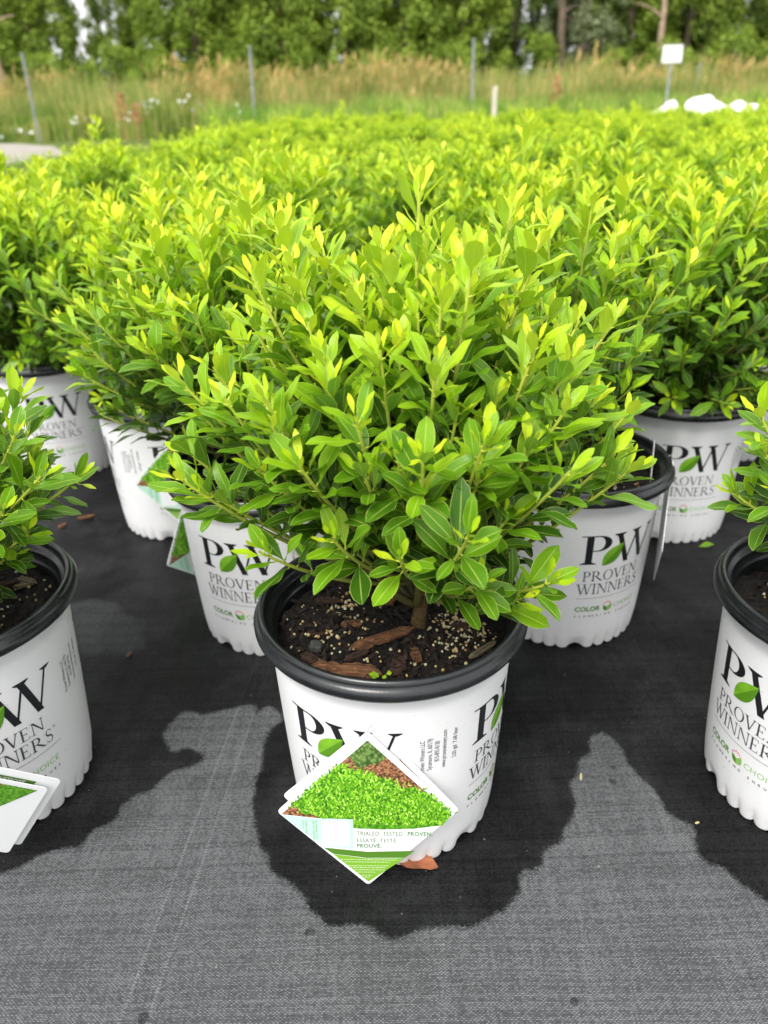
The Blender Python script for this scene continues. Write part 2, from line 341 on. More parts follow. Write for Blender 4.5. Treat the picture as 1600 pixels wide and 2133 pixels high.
def make_shrub(seed, tips_extra=(), nshoot=120, leader=0.0, nl=6, nw=4, Rr=0.185, top=0.525, low=0.27, dense=1.0, cull=None, avoid=None):
    """returns (leaf mesh, stem mesh). Origin on the ground at the pot centre."""
    rg = np.random.default_rng(seed)
    tips = [np.array(t, float) for t in tips_extra]
    tries = 0
    while len(tips) < nshoot + len(tips_extra) and tries < 6000:
        tries += 1
        a = rg.uniform(0, 2 * np.pi); cz = rg.uniform(-0.42, 1.0)
        shr = 1 if rg.random() < 0.72 else rg.uniform(0.5, 0.95)
        h = 0.33
        rr = np.sqrt(max(0, 1 - cz * cz))
        lob = 1 + 0.10 * np.sin(3 * a + seed) + 0.06 * np.sin(5 * a + 2 * seed)
        p = np.array([np.cos(a) * rr * Rr * lob, np.sin(a) * rr * Rr * lob, h + cz * ((top - h) if cz > 0 else (h - low) / 0.42 * 1.0)]) 
        p[:2] *= shr; p[2] = h + (p[2] - h) * shr + rg.normal(0, 0.016)
        p[:2] *= rg.uniform(0.88, 1.12)
        if tips and min(np.linalg.norm(p - q) for q in tips) < 0.022: continue
        if avoid is not None and avoid(p): continue
        tips.append(p)
    if leader: tips.insert(0, np.array([0.002, 0.0, leader]))
    bb, dd, nn, ll, ww, ag, cu, fo = [], [], [], [], [], [], [], []
    paths = []
    root = np.array([0, 0, 0.20])
    for i in range(7):          # woody framework
        a = i * 2.4 + rg.uniform(-.3, .3)
        e = np.array([np.cos(a) * 0.06, np.sin(a) * 0.06, 0.31 + rg.uniform(-.02, .05)])
        P = bez(root + [0, 0, 0.02], root + [np.cos(a) * 0.03, np.sin(a) * 0.03, 0.03], e, 7)
        paths.append((P, np.linspace(0.0042, 0.0025, 7), np.linspace(0.05, 0.3, 7)))
    for ti, tp in enumerate(tips):
        rad = np.hypot(tp[0], tp[1]); hgt = tp[2]
        f = 0.22 + 0.12 * rg.random()
        if hgt < 0.37: f = 0.10
        st = np.array([tp[0] * f, tp[1] * f, 0.232 + 0.16 * max(0, (hgt - 0.3) / 0.25) * rg.uniform(.6, 1)])
        lift = 0.25 + 0.5 * min(1, max(0, (hgt - 0.27) / 0.2))
        mid = np.array([tp[0] * (0.80 - 0.25 * (1 - lift)), tp[1] * (0.80 - 0.25 * (1 - lift)), st[2] + (hgt - st[2]) * 0.42])
        is_lead = leader and ti == 0
        if is_lead: st = np.array([0, 0, 0.24]); mid = np.array([-0.004, 0, 0.4])
        P = bez(st, mid, tp, 24)
        seg = np.linalg.norm(np.diff(P, axis=0), axis=1); cum = np.concatenate([[0], np.cumsum(seg)]); Lt = cum[-1]
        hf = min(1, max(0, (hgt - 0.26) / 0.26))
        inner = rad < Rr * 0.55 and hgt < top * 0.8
        vig = (0.52 + 0.48 * hf) * (0.9 if inner else 1.0)          # tip freshness; low and inner shoots darkened, shade put into the colour
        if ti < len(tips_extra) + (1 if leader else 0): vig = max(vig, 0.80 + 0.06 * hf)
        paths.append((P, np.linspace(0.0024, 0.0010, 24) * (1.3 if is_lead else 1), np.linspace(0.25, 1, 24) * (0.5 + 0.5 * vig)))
        leafy = min(Lt * 0.93, 0.15 if not is_lead else 0.29)
        s = Lt; ph = rg.uniform(0, 6.28); j = 0
        # leaves from the tip downwards
        while s > Lt - leafy:
            f_ = (Lt - s) / 0.15                                           # 0 at tip
            q = np.array([np.interp(s, cum, P[:, c]) for c in range(3)])
            s2 = max(0, s - 0.004); q2 = np.array([np.interp(s2, cum, P[:, c]) for c in range(3)])
            T = q - q2; T /= np.linalg.norm(T) + 1e-9
            ref = np.array([0, 0, 1.]) if abs(T[2]) < .9 else np.array([1., 0, 0])
            A = np.cross(T, ref); A /= np.linalg.norm(A); B = np.cross(T, A)
            rdl = np.cos(ph) * A + np.sin(ph) * B
            j += 1; ph += 2.399 + rg.normal(0, 0.25)
            if j <= 4: L_, ang = 0.009 + 0.0035 * j, R(12 + 8 * j)
            elif j <= 9: L_, ang = 0.024 + 0.0030 * (j - 4), R(30 + 4 * (j - 4))
            else: L_, ang = rg.uniform(0.029, 0.043), R(rg.uniform(38, 68))
            L_ *= rg.uniform(0.76, 1.10); ang += rg.normal(0, R(8))
            if hgt < 0.36: L_ *= 0.95
            if is_lead and j > 6: ang -= R(12)
            d = np.cos(ang) * T + np.sin(ang) * rdl
            d[2] += 0.16 + (0.06 if f_ > .5 else 0)
            d /= np.linalg.norm(d)
            nm = T * np.sin(ang) - rdl * np.cos(ang) + np.array([0, 0, 0.45])
            b0 = q + rdl * 0.001
            te = b0 + d * L_
            if cull is not None and cull(b0, te): s -= 0.007; continue
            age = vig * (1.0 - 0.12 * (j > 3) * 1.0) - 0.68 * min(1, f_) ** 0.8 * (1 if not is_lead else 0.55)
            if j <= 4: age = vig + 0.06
            age += 0.18 * (hf - 0.5) * (1 if j > 3 else 0.3) + rg.normal(0, 0.06)  # height term adds painted shade: leaves of low shoots come out darker
            bb.append(b0 + d * 0.003); dd.append(d); nn.append(nm); ll.append(L_); ww.append(L_ * rg.choice([rg.uniform(0.27, 0.35), rg.uniform(0.30, 0.40), rg.uniform(0.34, 0.46)]) * (0.85 if j <= 4 else 1))
            ag.append(np.clip(age, 0.02, 1)); cu.append(rg.uniform(0.0, 0.22) if j > 4 else -0.05); fo.append(rg.uniform(0.10, 0.38))
            if j > 2 and nl > 4:
                paths.append((np.array([q, b0 + d * 0.0035]), np.array([0.0008, 0.0005]), np.array([1, 1]) * np.clip(age + .2, .4, 1)))
            stp = (0.0022 if j <= 4 else 0.0050 if j <= 9 else 0.0066) / dense
            if is_lead and j > 6: stp *= 1.5
            s -= stp * rg.uniform(0.8, 1.25)
    ar = lambda x: np.array(x, float)
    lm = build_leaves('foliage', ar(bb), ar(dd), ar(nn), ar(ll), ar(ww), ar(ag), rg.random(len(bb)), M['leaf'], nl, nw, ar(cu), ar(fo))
    sm = tubes(paths, M['stem'], 'stems', 6 if nl > 4 else 4)
    return lm, sm

# ------------------------------------------------------------------ serif letters for the pot print (unit cap height)
def stroke(pts, ws):
    """variable width strip, butt ends"""
    out = []; n = len(pts)
    L_, R_ = [], []
    for i, (x, y) in enumerate(pts):
        a = pts[max(0, i - 1)]; b = pts[min(n - 1, i + 1)]
        dx, dy = b[0] - a[0], b[1] - a[1]; l = math.hypot(dx, dy) or 1
        nx, ny = -dy / l, dx / l; wv = ws[i] / 2
        L_.append((x + nx * wv, y + ny * wv)); R_.append((x - nx * wv, y - ny * wv))
    for i in range(n - 1): out.append([R_[i], R_[i + 1], L_[i + 1], L_[i]])
    return out
def box2(x0, y0, x1, y1): return [[(x0, y0), (x1, y0), (x1, y1), (x0, y1)]]
def diag(x0, y0, x1, y1, w):     # slanted stem with horizontal ends
    return [[(x0 - w / 2, y0), (x0 + w / 2, y0), (x1 + w / 2, y1), (x1 - w / 2, y1)]] if y0 < y1 else diag(x1, y1, x0, y0, w)
def serif(xc, y, w, top, th=0.03, T=0.14):   # bracketed serif slab
    s = -1 if top else 1
    p = [[(xc - w / 2, y), (xc + w / 2, y), (xc + w / 2, y + s * th * .6), (xc - w / 2, y + s * th * .6)]]
    p += [[(xc - w / 2, y + s * th * .6), (xc + w / 2, y + s * th * .6), (xc + T / 2 + .015, y + s * 0.075), (xc - T / 2 - .015, y + s * 0.075)]]
    return [q if s > 0 else q[::-1] for q in p]
def ringpart(cx, cy, rx, ry, ix, iy, a0, a1, n=18, icx=0):
    out = []
    for i in range(n):
        t0 = a0 + (a1 - a0) * i / n; t1 = a0 + (a1 - a0) * (i + 1) / n
        f = lambda t, x, y, c: (c + x * math.cos(t), cy + y * math.sin(t))
        out.append([f(t0, ix, iy, cx + icx), f(t0, rx, ry, cx), f(t1, rx, ry, cx), f(t1, ix, iy, cx + icx)])
    return out
def glyph(ch, T=0.13, t=0.045):
    P = []; hp = math.pi / 2
    if ch in 'PR':
        x = 0.14
        P += box2(x, 0.05, x + T, 0.97) + serif(x + T / 2, 0, T + 0.24, False, T=T) + box2(x - 0.13, 0.965, x + T + 0.12, 1.0)
        cx = x + T + 0.12; P += ringpart(cx, 0.73, 0.34, 0.27, 0.34 - T * 1.05, 0.27 - t, -hp, hp)
        P += box2(x + T, 1.0 - t, cx, 1.0 - 0.001) + box2(x + T, 0.46, cx, 0.46 + t)
        if ch == 'P': return P, x + T + 0.52
        P += [[(x + T + 0.10, 0.47), (x + 0.74, 0.0), (x + 0.95, 0.0), (x + T + 0.10 + T * 1.05, 0.49)]]
        P += box2(x + 0.78, -0.0, x + 1.02, 0.03)
        return P, 1.10
    if ch == 'O':
        P += ringpart(0.50, 0.5, 0.47, 0.52, 0.47 - T, 0.52 - t * .9, 0, 2 * math.pi, 40); return P, 1.0
    if ch == 'V':
        P += diag(0.50, 0.0, 0.16, 0.97, T * 1.05) + diag(0.50, 0.03, 0.80, 0.97, t * 1.3) + serif(0.17, 1, 0.36, True, T=T) + serif(0.80, 1, 0.28, True, T=t); return P, 0.97
    if ch == 'E':
        x = 0.12; P += box2(x, 0.03, x + T, 0.97) + box2(x - 0.1, 0, 0.66, t * .8) + box2(x - 0.1, 1 - t * .8, 0.62, 1) + box2(x + T, 0.49, 0.50, 0.49 + t)
        P += box2(0.625, t * .8, 0.67, 0.20) + box2(0.585, 0.80, 0.625, 1 - t * .8) + box2(0.47, 0.41, 0.505, 0.63); return P, 0.78
    if ch == 'N':
        P += box2(0.15, 0.03, 0.15 + t * 1.2, 0.97) + box2(0.86, 0.0, 0.86 + t * 1.2, 0.97) + [[(0.84, 0.0), (0.93, 0.0), (0.30, 0.97), (0.13, 0.97)]]
        P += serif(0.175, 0, 0.28, False, T=t) + serif(0.885, 1, 0.28, True, T=t) + box2(0.02, 0.965, 0.2, 1.0); return P, 1.06
    if ch == 'I':
        P += box2(0.14, 0.03, 0.14 + T, 0.97) + serif(0.14 + T / 2, 0, T + 0.22, False, T=T) + serif(0.14 + T / 2, 1, T + 0.22, True, T=T); return P, 0.42
    if ch == 'S':
        pts, ws = [], []
        for i in range(25):
            q = i / 24
            if q < .5: a = R(35) + (q / .5) * R(235 - 0); cx, cy, rx, ry = 0.33, 0.755, 0.20, 0.225
            else: a = R(90) - ((q - .5) / .5) * R(235); cx, cy, rx, ry = 0.34, 0.265, 0.215, 0.245
            if q < .5: x_, y_ = cx + rx * math.cos(a), cy + ry * math.sin(a)
            else: x_, y_ = cx + rx * math.cos(a), cy + ry * math.sin(a)
            pts.append((x_, y_)); ws.append(t + (T - t) * math.exp(-((q - .5) / .22) ** 2))
        P += stroke(pts, ws) + box2(0.49, 0.76, 0.52, 0.99) + box2(0.10, 0.0, 0.13, 0.24); return P, 0.68
    if ch == 'W':
        P += diag(0.50, 0.0, 0.18, 0.97, T) + diag(0.50, 0.05, 0.76, 0.97, t * 1.3) + diag(1.02, 0.0, 0.72, 0.97, T) + diag(1.02, 0.05, 1.30, 0.97, t * 1.3)
        P += serif(0.19, 1, 0.36, True, T=T) + serif(0.74, 1, 0.34, True, T=T) + serif(1.31, 1, 0.26, True, T=t); return P, 1.42
    return P, 0.4
def serif_text(txt, x0, y0, width, h, T=0.13, t=0.045, z0=0.0):
    adv = [glyph(c, T, t)[1] for c in txt]; sx = width / sum(adv); out = []; x = x0; n = 0
    for c, a in zip(txt, adv):
        for pl in glyph(c, T, t)[0]:
            n += 1; out.append(([(x + px * sx, y0 + py * h) for px, py in pl], z0 + (n % 12) * 4e-6))
        x += a * sx
    return out
_fontcache = {}
def sans_polys(txt, x0, y0, h, width=None, spacing=1.0, bold=0.0, rot=0.0, center=False):
    """triangulated sans-serif text -> list of polygons; cap height h, left/baseline at x0,y0; rot in radians"""
    cu = bpy.data.curves.new('txt', 'FONT'); cu.body = txt; cu.size = 1.0; cu.space_character = spacing; cu.offset = bold; cu.resolution_u = 3
    o = bpy.data.objects.new('txt', cu); C.objects.link(o); bpy.context.view_layer.update()
    me = bpy.data.meshes.new_from_object(o.evaluated_get(bpy.context.evaluated_depsgraph_get()))
    bpy.data.objects.remove(o); bpy.data.curves.remove(cu)
    vs_ = [v.co.copy() for v in me.vertices]; polys = [list(p.vertices) for p in me.polygons]; bpy.data.meshes.remove(me)
    if not vs_: return []
    xs = [v.x for v in vs_]; k = h / 0.70
    mn, mx = min(xs), max(xs); sx = k if width is None else width / (mx - mn)
    off = -(mx + mn) / 2 if center else -mn
    c, s_ = math.cos(rot), math.sin(rot)
    P = []
    for p in polys:
        q = []
        for i in p:
            X = (vs_[i].x + off) * sx; Y = vs_[i].y * k
            q.append((x0 + X * c - Y * s_, y0 + X * s_ + Y * c))
        P.append((q, 0.0))
    return P
def ellipse_poly(cx, cy, rx, ry, rot=0, n=14):
    c, s_ = math.cos(rot), math.sin(rot)
    return [(cx + rx * math.cos(t) * c - ry * math.sin(t) * s_, cy + rx * math.cos(t) * s_ + ry * math.sin(t) * c) for t in [2 * math.pi * i / n for i in range(n)]]
def leaf_poly(x0, y0, x1, y1, wl, wr, n=12):
    """pointed leaf from (x0,y0) to (x1,y1) with side bulges wl (left) and wr (right)"""
    dx, dy = x1 - x0, y1 - y0; nx, ny = -dy, dx
    up_ = [(x0 + dx * t + nx * wl * math.sin(math.pi * t ** .85), y0 + dy * t + ny * wl * math.sin(math.pi * t ** .85)) for t in [i / n for i in range(n + 1)]]
    dn = [(x0 + dx * t - nx * wr * math.sin(math.pi * t ** .85), y0 + dy * t - ny * wr * math.sin(math.pi * t ** .85)) for t in [i / n for i in range(n + 1)]]
    mid = [(x0 + dx * t, y0 + dy * t) for t in [i / n for i in range(n + 1)]]
    A = [[mid[i], mid[i + 1], up_[i + 1], up_[i]] for i in range(n)]; B = [[dn[i], dn[i + 1], mid[i + 1], mid[i]] for i in range(n)]
    return A, B

POT_H, POT_RT, POT_RB = 0.216, 0.109, 0.0965
def body_r(z): 
    return POT_RB + (POT_RT - POT_RB) * (max(0, z) / 0.20) ** 0.75 if z < 0.20 else POT_RT + 0.0006
RREF = 0.105
def wrap_mesh(name, layers, mats):
    """layers: list of (polys[(pts,z)], matindex, base offset). 2D (x=arc metres, y=height) wrapped on the pot, angle 0 = -Y"""
    bm = bmesh.new()
    for polys, mi, off in layers:
        for pts, dz in polys:
            try:
                f = bm.faces.new([bm.verts.new((x, y, off + dz)) for x, y in pts]); f.material_index = mi
            except ValueError: pass
    xs = [v.co.x for v in bm.verts]; x = min(xs); st = 0.003
    x = math.floor(x / st) * st
    while x < max(xs):
        x += st
        bmesh.ops.bisect_plane(bm, geom=bm.verts[:] + bm.edges[:] + bm.faces[:], plane_co=(x, 0, 0), plane_no=(1, 0, 0))
    for v in bm.verts:
        a = v.co.x / RREF; r = body_r(v.co.y) + 0.00022 + v.co.z; h = v.co.y
        v.co = (r * math.sin(a), -r * math.cos(a), h)
    bmesh.ops.recalc_face_normals(bm, faces=bm.faces)
    me = bpy.data.meshes.new(name); bm.to_mesh(me); bm.free()
    for m in mats: me.materials.append(m)
    # outward normals
    for p in me.polygons:
        pass
    return me
def D2(poly): return [(p, 0.0) for p in poly]
def logo_mesh():
    L = []
    x0 = 0.0
    # big P and W
    L.append((serif_text('P', -0.0005, 0.1300, 0.0405, 0.0400, 0.17, 0.035), 0, 0))
    L.append((serif_text('W', 0.0385, 0.1275, 0.0645, 0.0425, 0.155, 0.038), 0, 1.2e-4))
    A, B = leaf_poly(0.0280, 0.1275, 0.0545, 0.1560, 0.24, 0.24)
    L.append((D2(A), 1, 2.4e-4)); L.append((D2(B), 2, 2.4e-4))
    L.append((serif_text('PROVEN', 0.0055, 0.1055, 0.0790, 0.0145, 0.13, 0.05), 3, 0))
    L.append((serif_text('WINNERS', -0.0005, 0.0860, 0.0920, 0.0155, 0.13, 0.05), 3, 0))
    L.append((sans_polys('®', 0.0925, 0.0985, 0.0028), 3, 0))
    L.append(([([(0.001, 0.0796), (0.0985, 0.0796), (0.0985, 0.0801), (0.001, 0.0801)], 0)], 3, 0))
    L.append((sans_polys('COLOR', 0.0015, 0.0600, 0.0068, 0.0335, 1.0, 0.028), 4, 0))
    L.append((sans_polys('CHOICE', 0.0545, 0.0600, 0.0068, 0.0375, 1.05, -0.006), 5, 0))
    # flower mark
    cx, cy = 0.0445, 0.0625
    A, B = leaf_poly(cx + 0.001, cy - 0.0055, cx - 0.0055, cy + 0.0035, 0.24, 0.24, 8); L.append((D2(A) + D2(B), 4, 0))
    A, B = leaf_poly(cx + 0.0012, cy - 0.0052, cx + 0.0065, cy + 0.0045, 0.30, 0.34, 8); L.append((D2(A) + D2(B), 5, 1e-4))
    for i, (a, m) in enumerate([(150, 8), (125, 8), (100, 6), (75, 6), (52, 7), (30, 7)]):
        a = R(a); L.append(([(ellipse_poly(cx + 0.0062 * math.cos(a), cy + 0.0015 + 0.0068 * math.sin(a), 0.0011, 0.0008, a), 0)], m, 0))
    x = 0.002
    for ch in 'FLOWERING SHRUBS':
        if ch != ' ': L.append((sans_polys(ch, x, 0.0507, 0.0030, None, 1, 0.02), 3, 0))
        x += 0.00585
    return wrap_mesh('printed_logo', L, [M['ink'], M['leaf_ink'], M['leaf_ink_dark'], M['ink_grey'], M['green_ink'], M['light_green_ink'], M['red_ink'], M['orange_ink'], M['pink_ink']])
def address_mesh():
    L = []; x = 0.0
    for t, z, wd in [('Proven Winners LLC', 0.1215, 0.0365), ('Sycamore, IL 60178', 0.1225, 0.0365), ('815-895-8130', 0.1310, 0.0235), ('www.provenwinners.com', 0.1215, 0.0430)]:
        L.append((sans_polys(t, x, z, 0.0043, wd, 1.0, 0.004, math.pi / 2), 0, 0)); x += 0.0064
    x += 0.0035
    L.append((sans_polys('2.03 gal  7.68 liter', x, 0.1285, 0.0040, 0.0345, 1.0, 0.004, math.pi / 2), 0, 0))
    return wrap_mesh('address_print', L, [M['ink_grey']])

# ------------------------------------------------------------------ pot meshes
def pot_meshes():
    SEG = 288
    z_levels = [0.0, 0.002, 0.005, 0.008, 0.011, 0.014, 0.018, 0.024, 0.05, 0.09, 0.13, 0.165, 0.190, 0.1985, 0.2005, 0.216]
    prof = [(body_r(z), z) for z in z_levels]
    prof = prof[:-3] + [(POT_RT - 0.0006, 0.1985), (POT_RT + 0.0010, 0.2005), (POT_RT + 0.0016, 0.2165)]
    nsc = 36
    def rf(i, r, z, a):
        if z < 0.02:
            ph = a * nsc / (2 * math.pi); fr = ph - math.floor(ph)
            b = math.sin(math.pi * fr) ** 0.55
            k = 1 - z / 0.02
            r = r - 0.0028 * k ** 0.8 * (1 - b) - 0.0008 * k
            # scalloped foot: lift the edge between the lobes
            z = z + (1 - b) * 0.0030 * k
            big = (int(math.floor(ph)) % 9 == 0)
            if big: z = z + 0.0055 * k * math.sin(math.pi * fr) ** .5; r -= 0.004 * k * math.sin(math.pi * fr)
        return r, z
    V, F = lathe(prof, SEG, rf)
    me = bpy.data.meshes.new('plastic_pot'); me.from_pydata(V, [], F)
    # bottom disc
    me.materials.append(M['white']); me.polygons.foreach_set('use_smooth', [True] * len(F)); me.update()
    # rim + black inner wall
    ip = [(0.1100, 0.2118), (0.1172, 0.2114), (0.1205, 0.2125), (0.1222, 0.2155), (0.1224, 0.2195), (0.1200, 0.2232), (0.1186, 0.2240),
          (0.1184, 0.2262), (0.1178, 0.2285), (0.1162, 0.2302), (0.1142, 0.2304), (0.1126, 0.2290), (0.1120, 0.2262), (0.1116, 0.2225), (0.1100, 0.2195),
          (0.1068, 0.2180), (0.1060, 0.2160), (0.1056, 0.2080), (0.1040, 0.2062), (0.1030, 0.2040), (0.1020, 0.1900), (0.1000, 0.1700), (0.0975, 0.13)]
    V, F = lathe(ip, 128)
    rim = bpy.data.meshes.new('black_rim'); rim.from_pydata(V, [], F); rim.materials.append(M['black'])
    rim.polygons.foreach_set('use_smooth', [True] * len(F)); rim.update()
    return me, rim
POT_ME, RIM_ME = pot_meshes()
def simple_pot_me():
    V, F = lathe([(POT_RB, 0.0), (0.104, 0.09), (POT_RT, 0.2), (POT_RT, 0.214), (0.119, 0.2145), (0.121, 0.221), (0.1175, 0.230), (0.113, 0.229), (0.106, 0.216), (0.102, 0.19), (0.05, 0.197), (0.001, 0.2)], 32)
    fm = []
    for i in range(11): fm += [0 if i < 3 else (1 if i < 9 else 2)] * 32
    me = bpy.data.meshes.new('plastic_pot'); me.from_pydata(V, [], F)
    for m in (M['white'], M['black'], M['soil']): me.materials.append(m)
    me.polygons.foreach_set('material_index', fm); me.polygons.foreach_set('use_smooth', [True] * len(F)); me.update()
    return me
SIMPLE_POT = simple_pot_me()
LOGO_ME, ADDR_ME = logo_mesh(), address_mesh()

def soil_mesh(seed):
    rg = random.Random(seed); n = 60; V = [(0, 0, 0.2)]; F = []
    import mathutils
    nz = mathutils.noise
    rings = 26
    V = []
    for i in range(rings + 1):
        r = 0.1025 * i / rings
        for j in range(n):
            a = 2 * math.pi * j / n; x, y = r * math.cos(a), r * math.sin(a)
            z = 0.1975 + 0.006 * nz.noise(Vector((x * 30, y * 30, seed))) + 0.0045 * nz.noise(Vector((x * 110, y * 110, seed))) + 0.003 * nz.noise(Vector((x * 260, y * 260, seed))) + 0.006 * math.exp(-(r / 0.02) ** 2)
            V.append((x, y, z))
    for i in range(rings):
        for j in range(n):
            k = (j + 1) % n; F.append((i * n + j, (i + 1) * n + j, (i + 1) * n + k, i * n + k))
    me = bpy.data.meshes.new('soil'); me.from_pydata(V, [], F); me.materials.append(M['soil']); me.polygons.foreach_set('use_smooth', [False] * len(F)); me.update()
    return me
def soil_z(x, y, seed):
    import mathutils
    nz = mathutils.noise; r = math.hypot(x, y)
    return 0.1975 + 0.006 * nz.noise(Vector((x * 30, y * 30, seed))) + 0.0045 * nz.noise(Vector((x * 110, y * 110, seed))) + 0.003 * nz.noise(Vector((x * 260, y * 260, seed))) + 0.006 * math.exp(-(r / 0.02) ** 2)
def prills_mesh(seed, clusters, nrand):
    rg = random.Random(seed); V, F, A = [], [], []
    def ball(x, y, r, c):
        z = soil_z(x, y, seed) + r * 0.55; o = len(V)
        for i in range(1, 5):
            p = math.pi * i / 5
            for j in range(8):
                t = 2 * math.pi * j / 8; V.append((x + r * math.sin(p) * math.cos(t), y + r * math.sin(p) * math.sin(t), z + r * math.cos(p))); A.append(c)
        V.append((x, y, z + r)); A.append(c); V.append((x, y, z - r)); A.append(c)
        for i in range(3):
            for j in range(8):
                k = (j + 1) % 8; F.append((o + i * 8 + j, o + (i + 1) * 8 + j, o + (i + 1) * 8 + k, o + i * 8 + k))
        for j in range(8):
            k = (j + 1) % 8; F.append((o + 32, o + j, o + k)); F.append((o + 33, o + 24 + k, o + 24 + j))
    for cx, cy, s, n in clusters:
        for _ in range(n):
            x, y = rg.gauss(cx, s), rg.gauss(cy, s * .8)
            if math.hypot(x, y) < 0.098: ball(x, y, rg.uniform(0.0008, 0.0018), rg.random())
    for _ in range(nrand):
        a = rg.uniform(0, 6.28); r = 0.098 * math.sqrt(rg.random()); ball(r * math.cos(a), r * math.sin(a), rg.uniform(0.0009, 0.0017), rg.random())
    me = bpy.data.meshes.new('fertilizer_prills'); me.from_pydata(V, [], F); me.materials.append(M['prill'])
    at = me.attributes.new('rnd', 'FLOAT', 'POINT'); at.data.foreach_set('value', A)
    me.polygons.foreach_set('use_smooth', [True] * len(F)); me.update()
    return me
def chip_mesh(name, L_, W_, H_, mat, seed, n=12):
    """splintery slab of bark, long axis X"""
    rg = random.Random(seed); V, F = [], []
    m = 6
    for i in range(n + 1):
        t = i / n; x = (t - .5) * L_
        e = min(1, 5 * t + 0.25, 5 * (1 - t) + 0.2)
        for j in range(m):
            a = 2 * math.pi * j / m + 0.4
            sy = 0.5 * W_ * e * (1 + rg.uniform(-.16, .16)); sz = 0.5 * H_ * e * (1 + rg.uniform(-.3, .3))
            V.append((x + rg.uniform(-.02, .02) * L_, sy * math.copysign(abs(math.cos(a)) ** .6, math.cos(a)), sz * math.copysign(abs(math.sin(a)) ** .6, math.sin(a))))
    for i in range(n):
        for j in range(m):
            k = (j + 1) % m; F.append((i * m + j, i * m + k, (i + 1) * m + k, (i + 1) * m + j))
    F.append(tuple(range(m))[::-1]); F.append(tuple(n * m + j for j in range(m)))
    me = bpy.data.meshes.new(name); me.from_pydata(V, [], F); me.materials.append(mat); me.update()
    return me

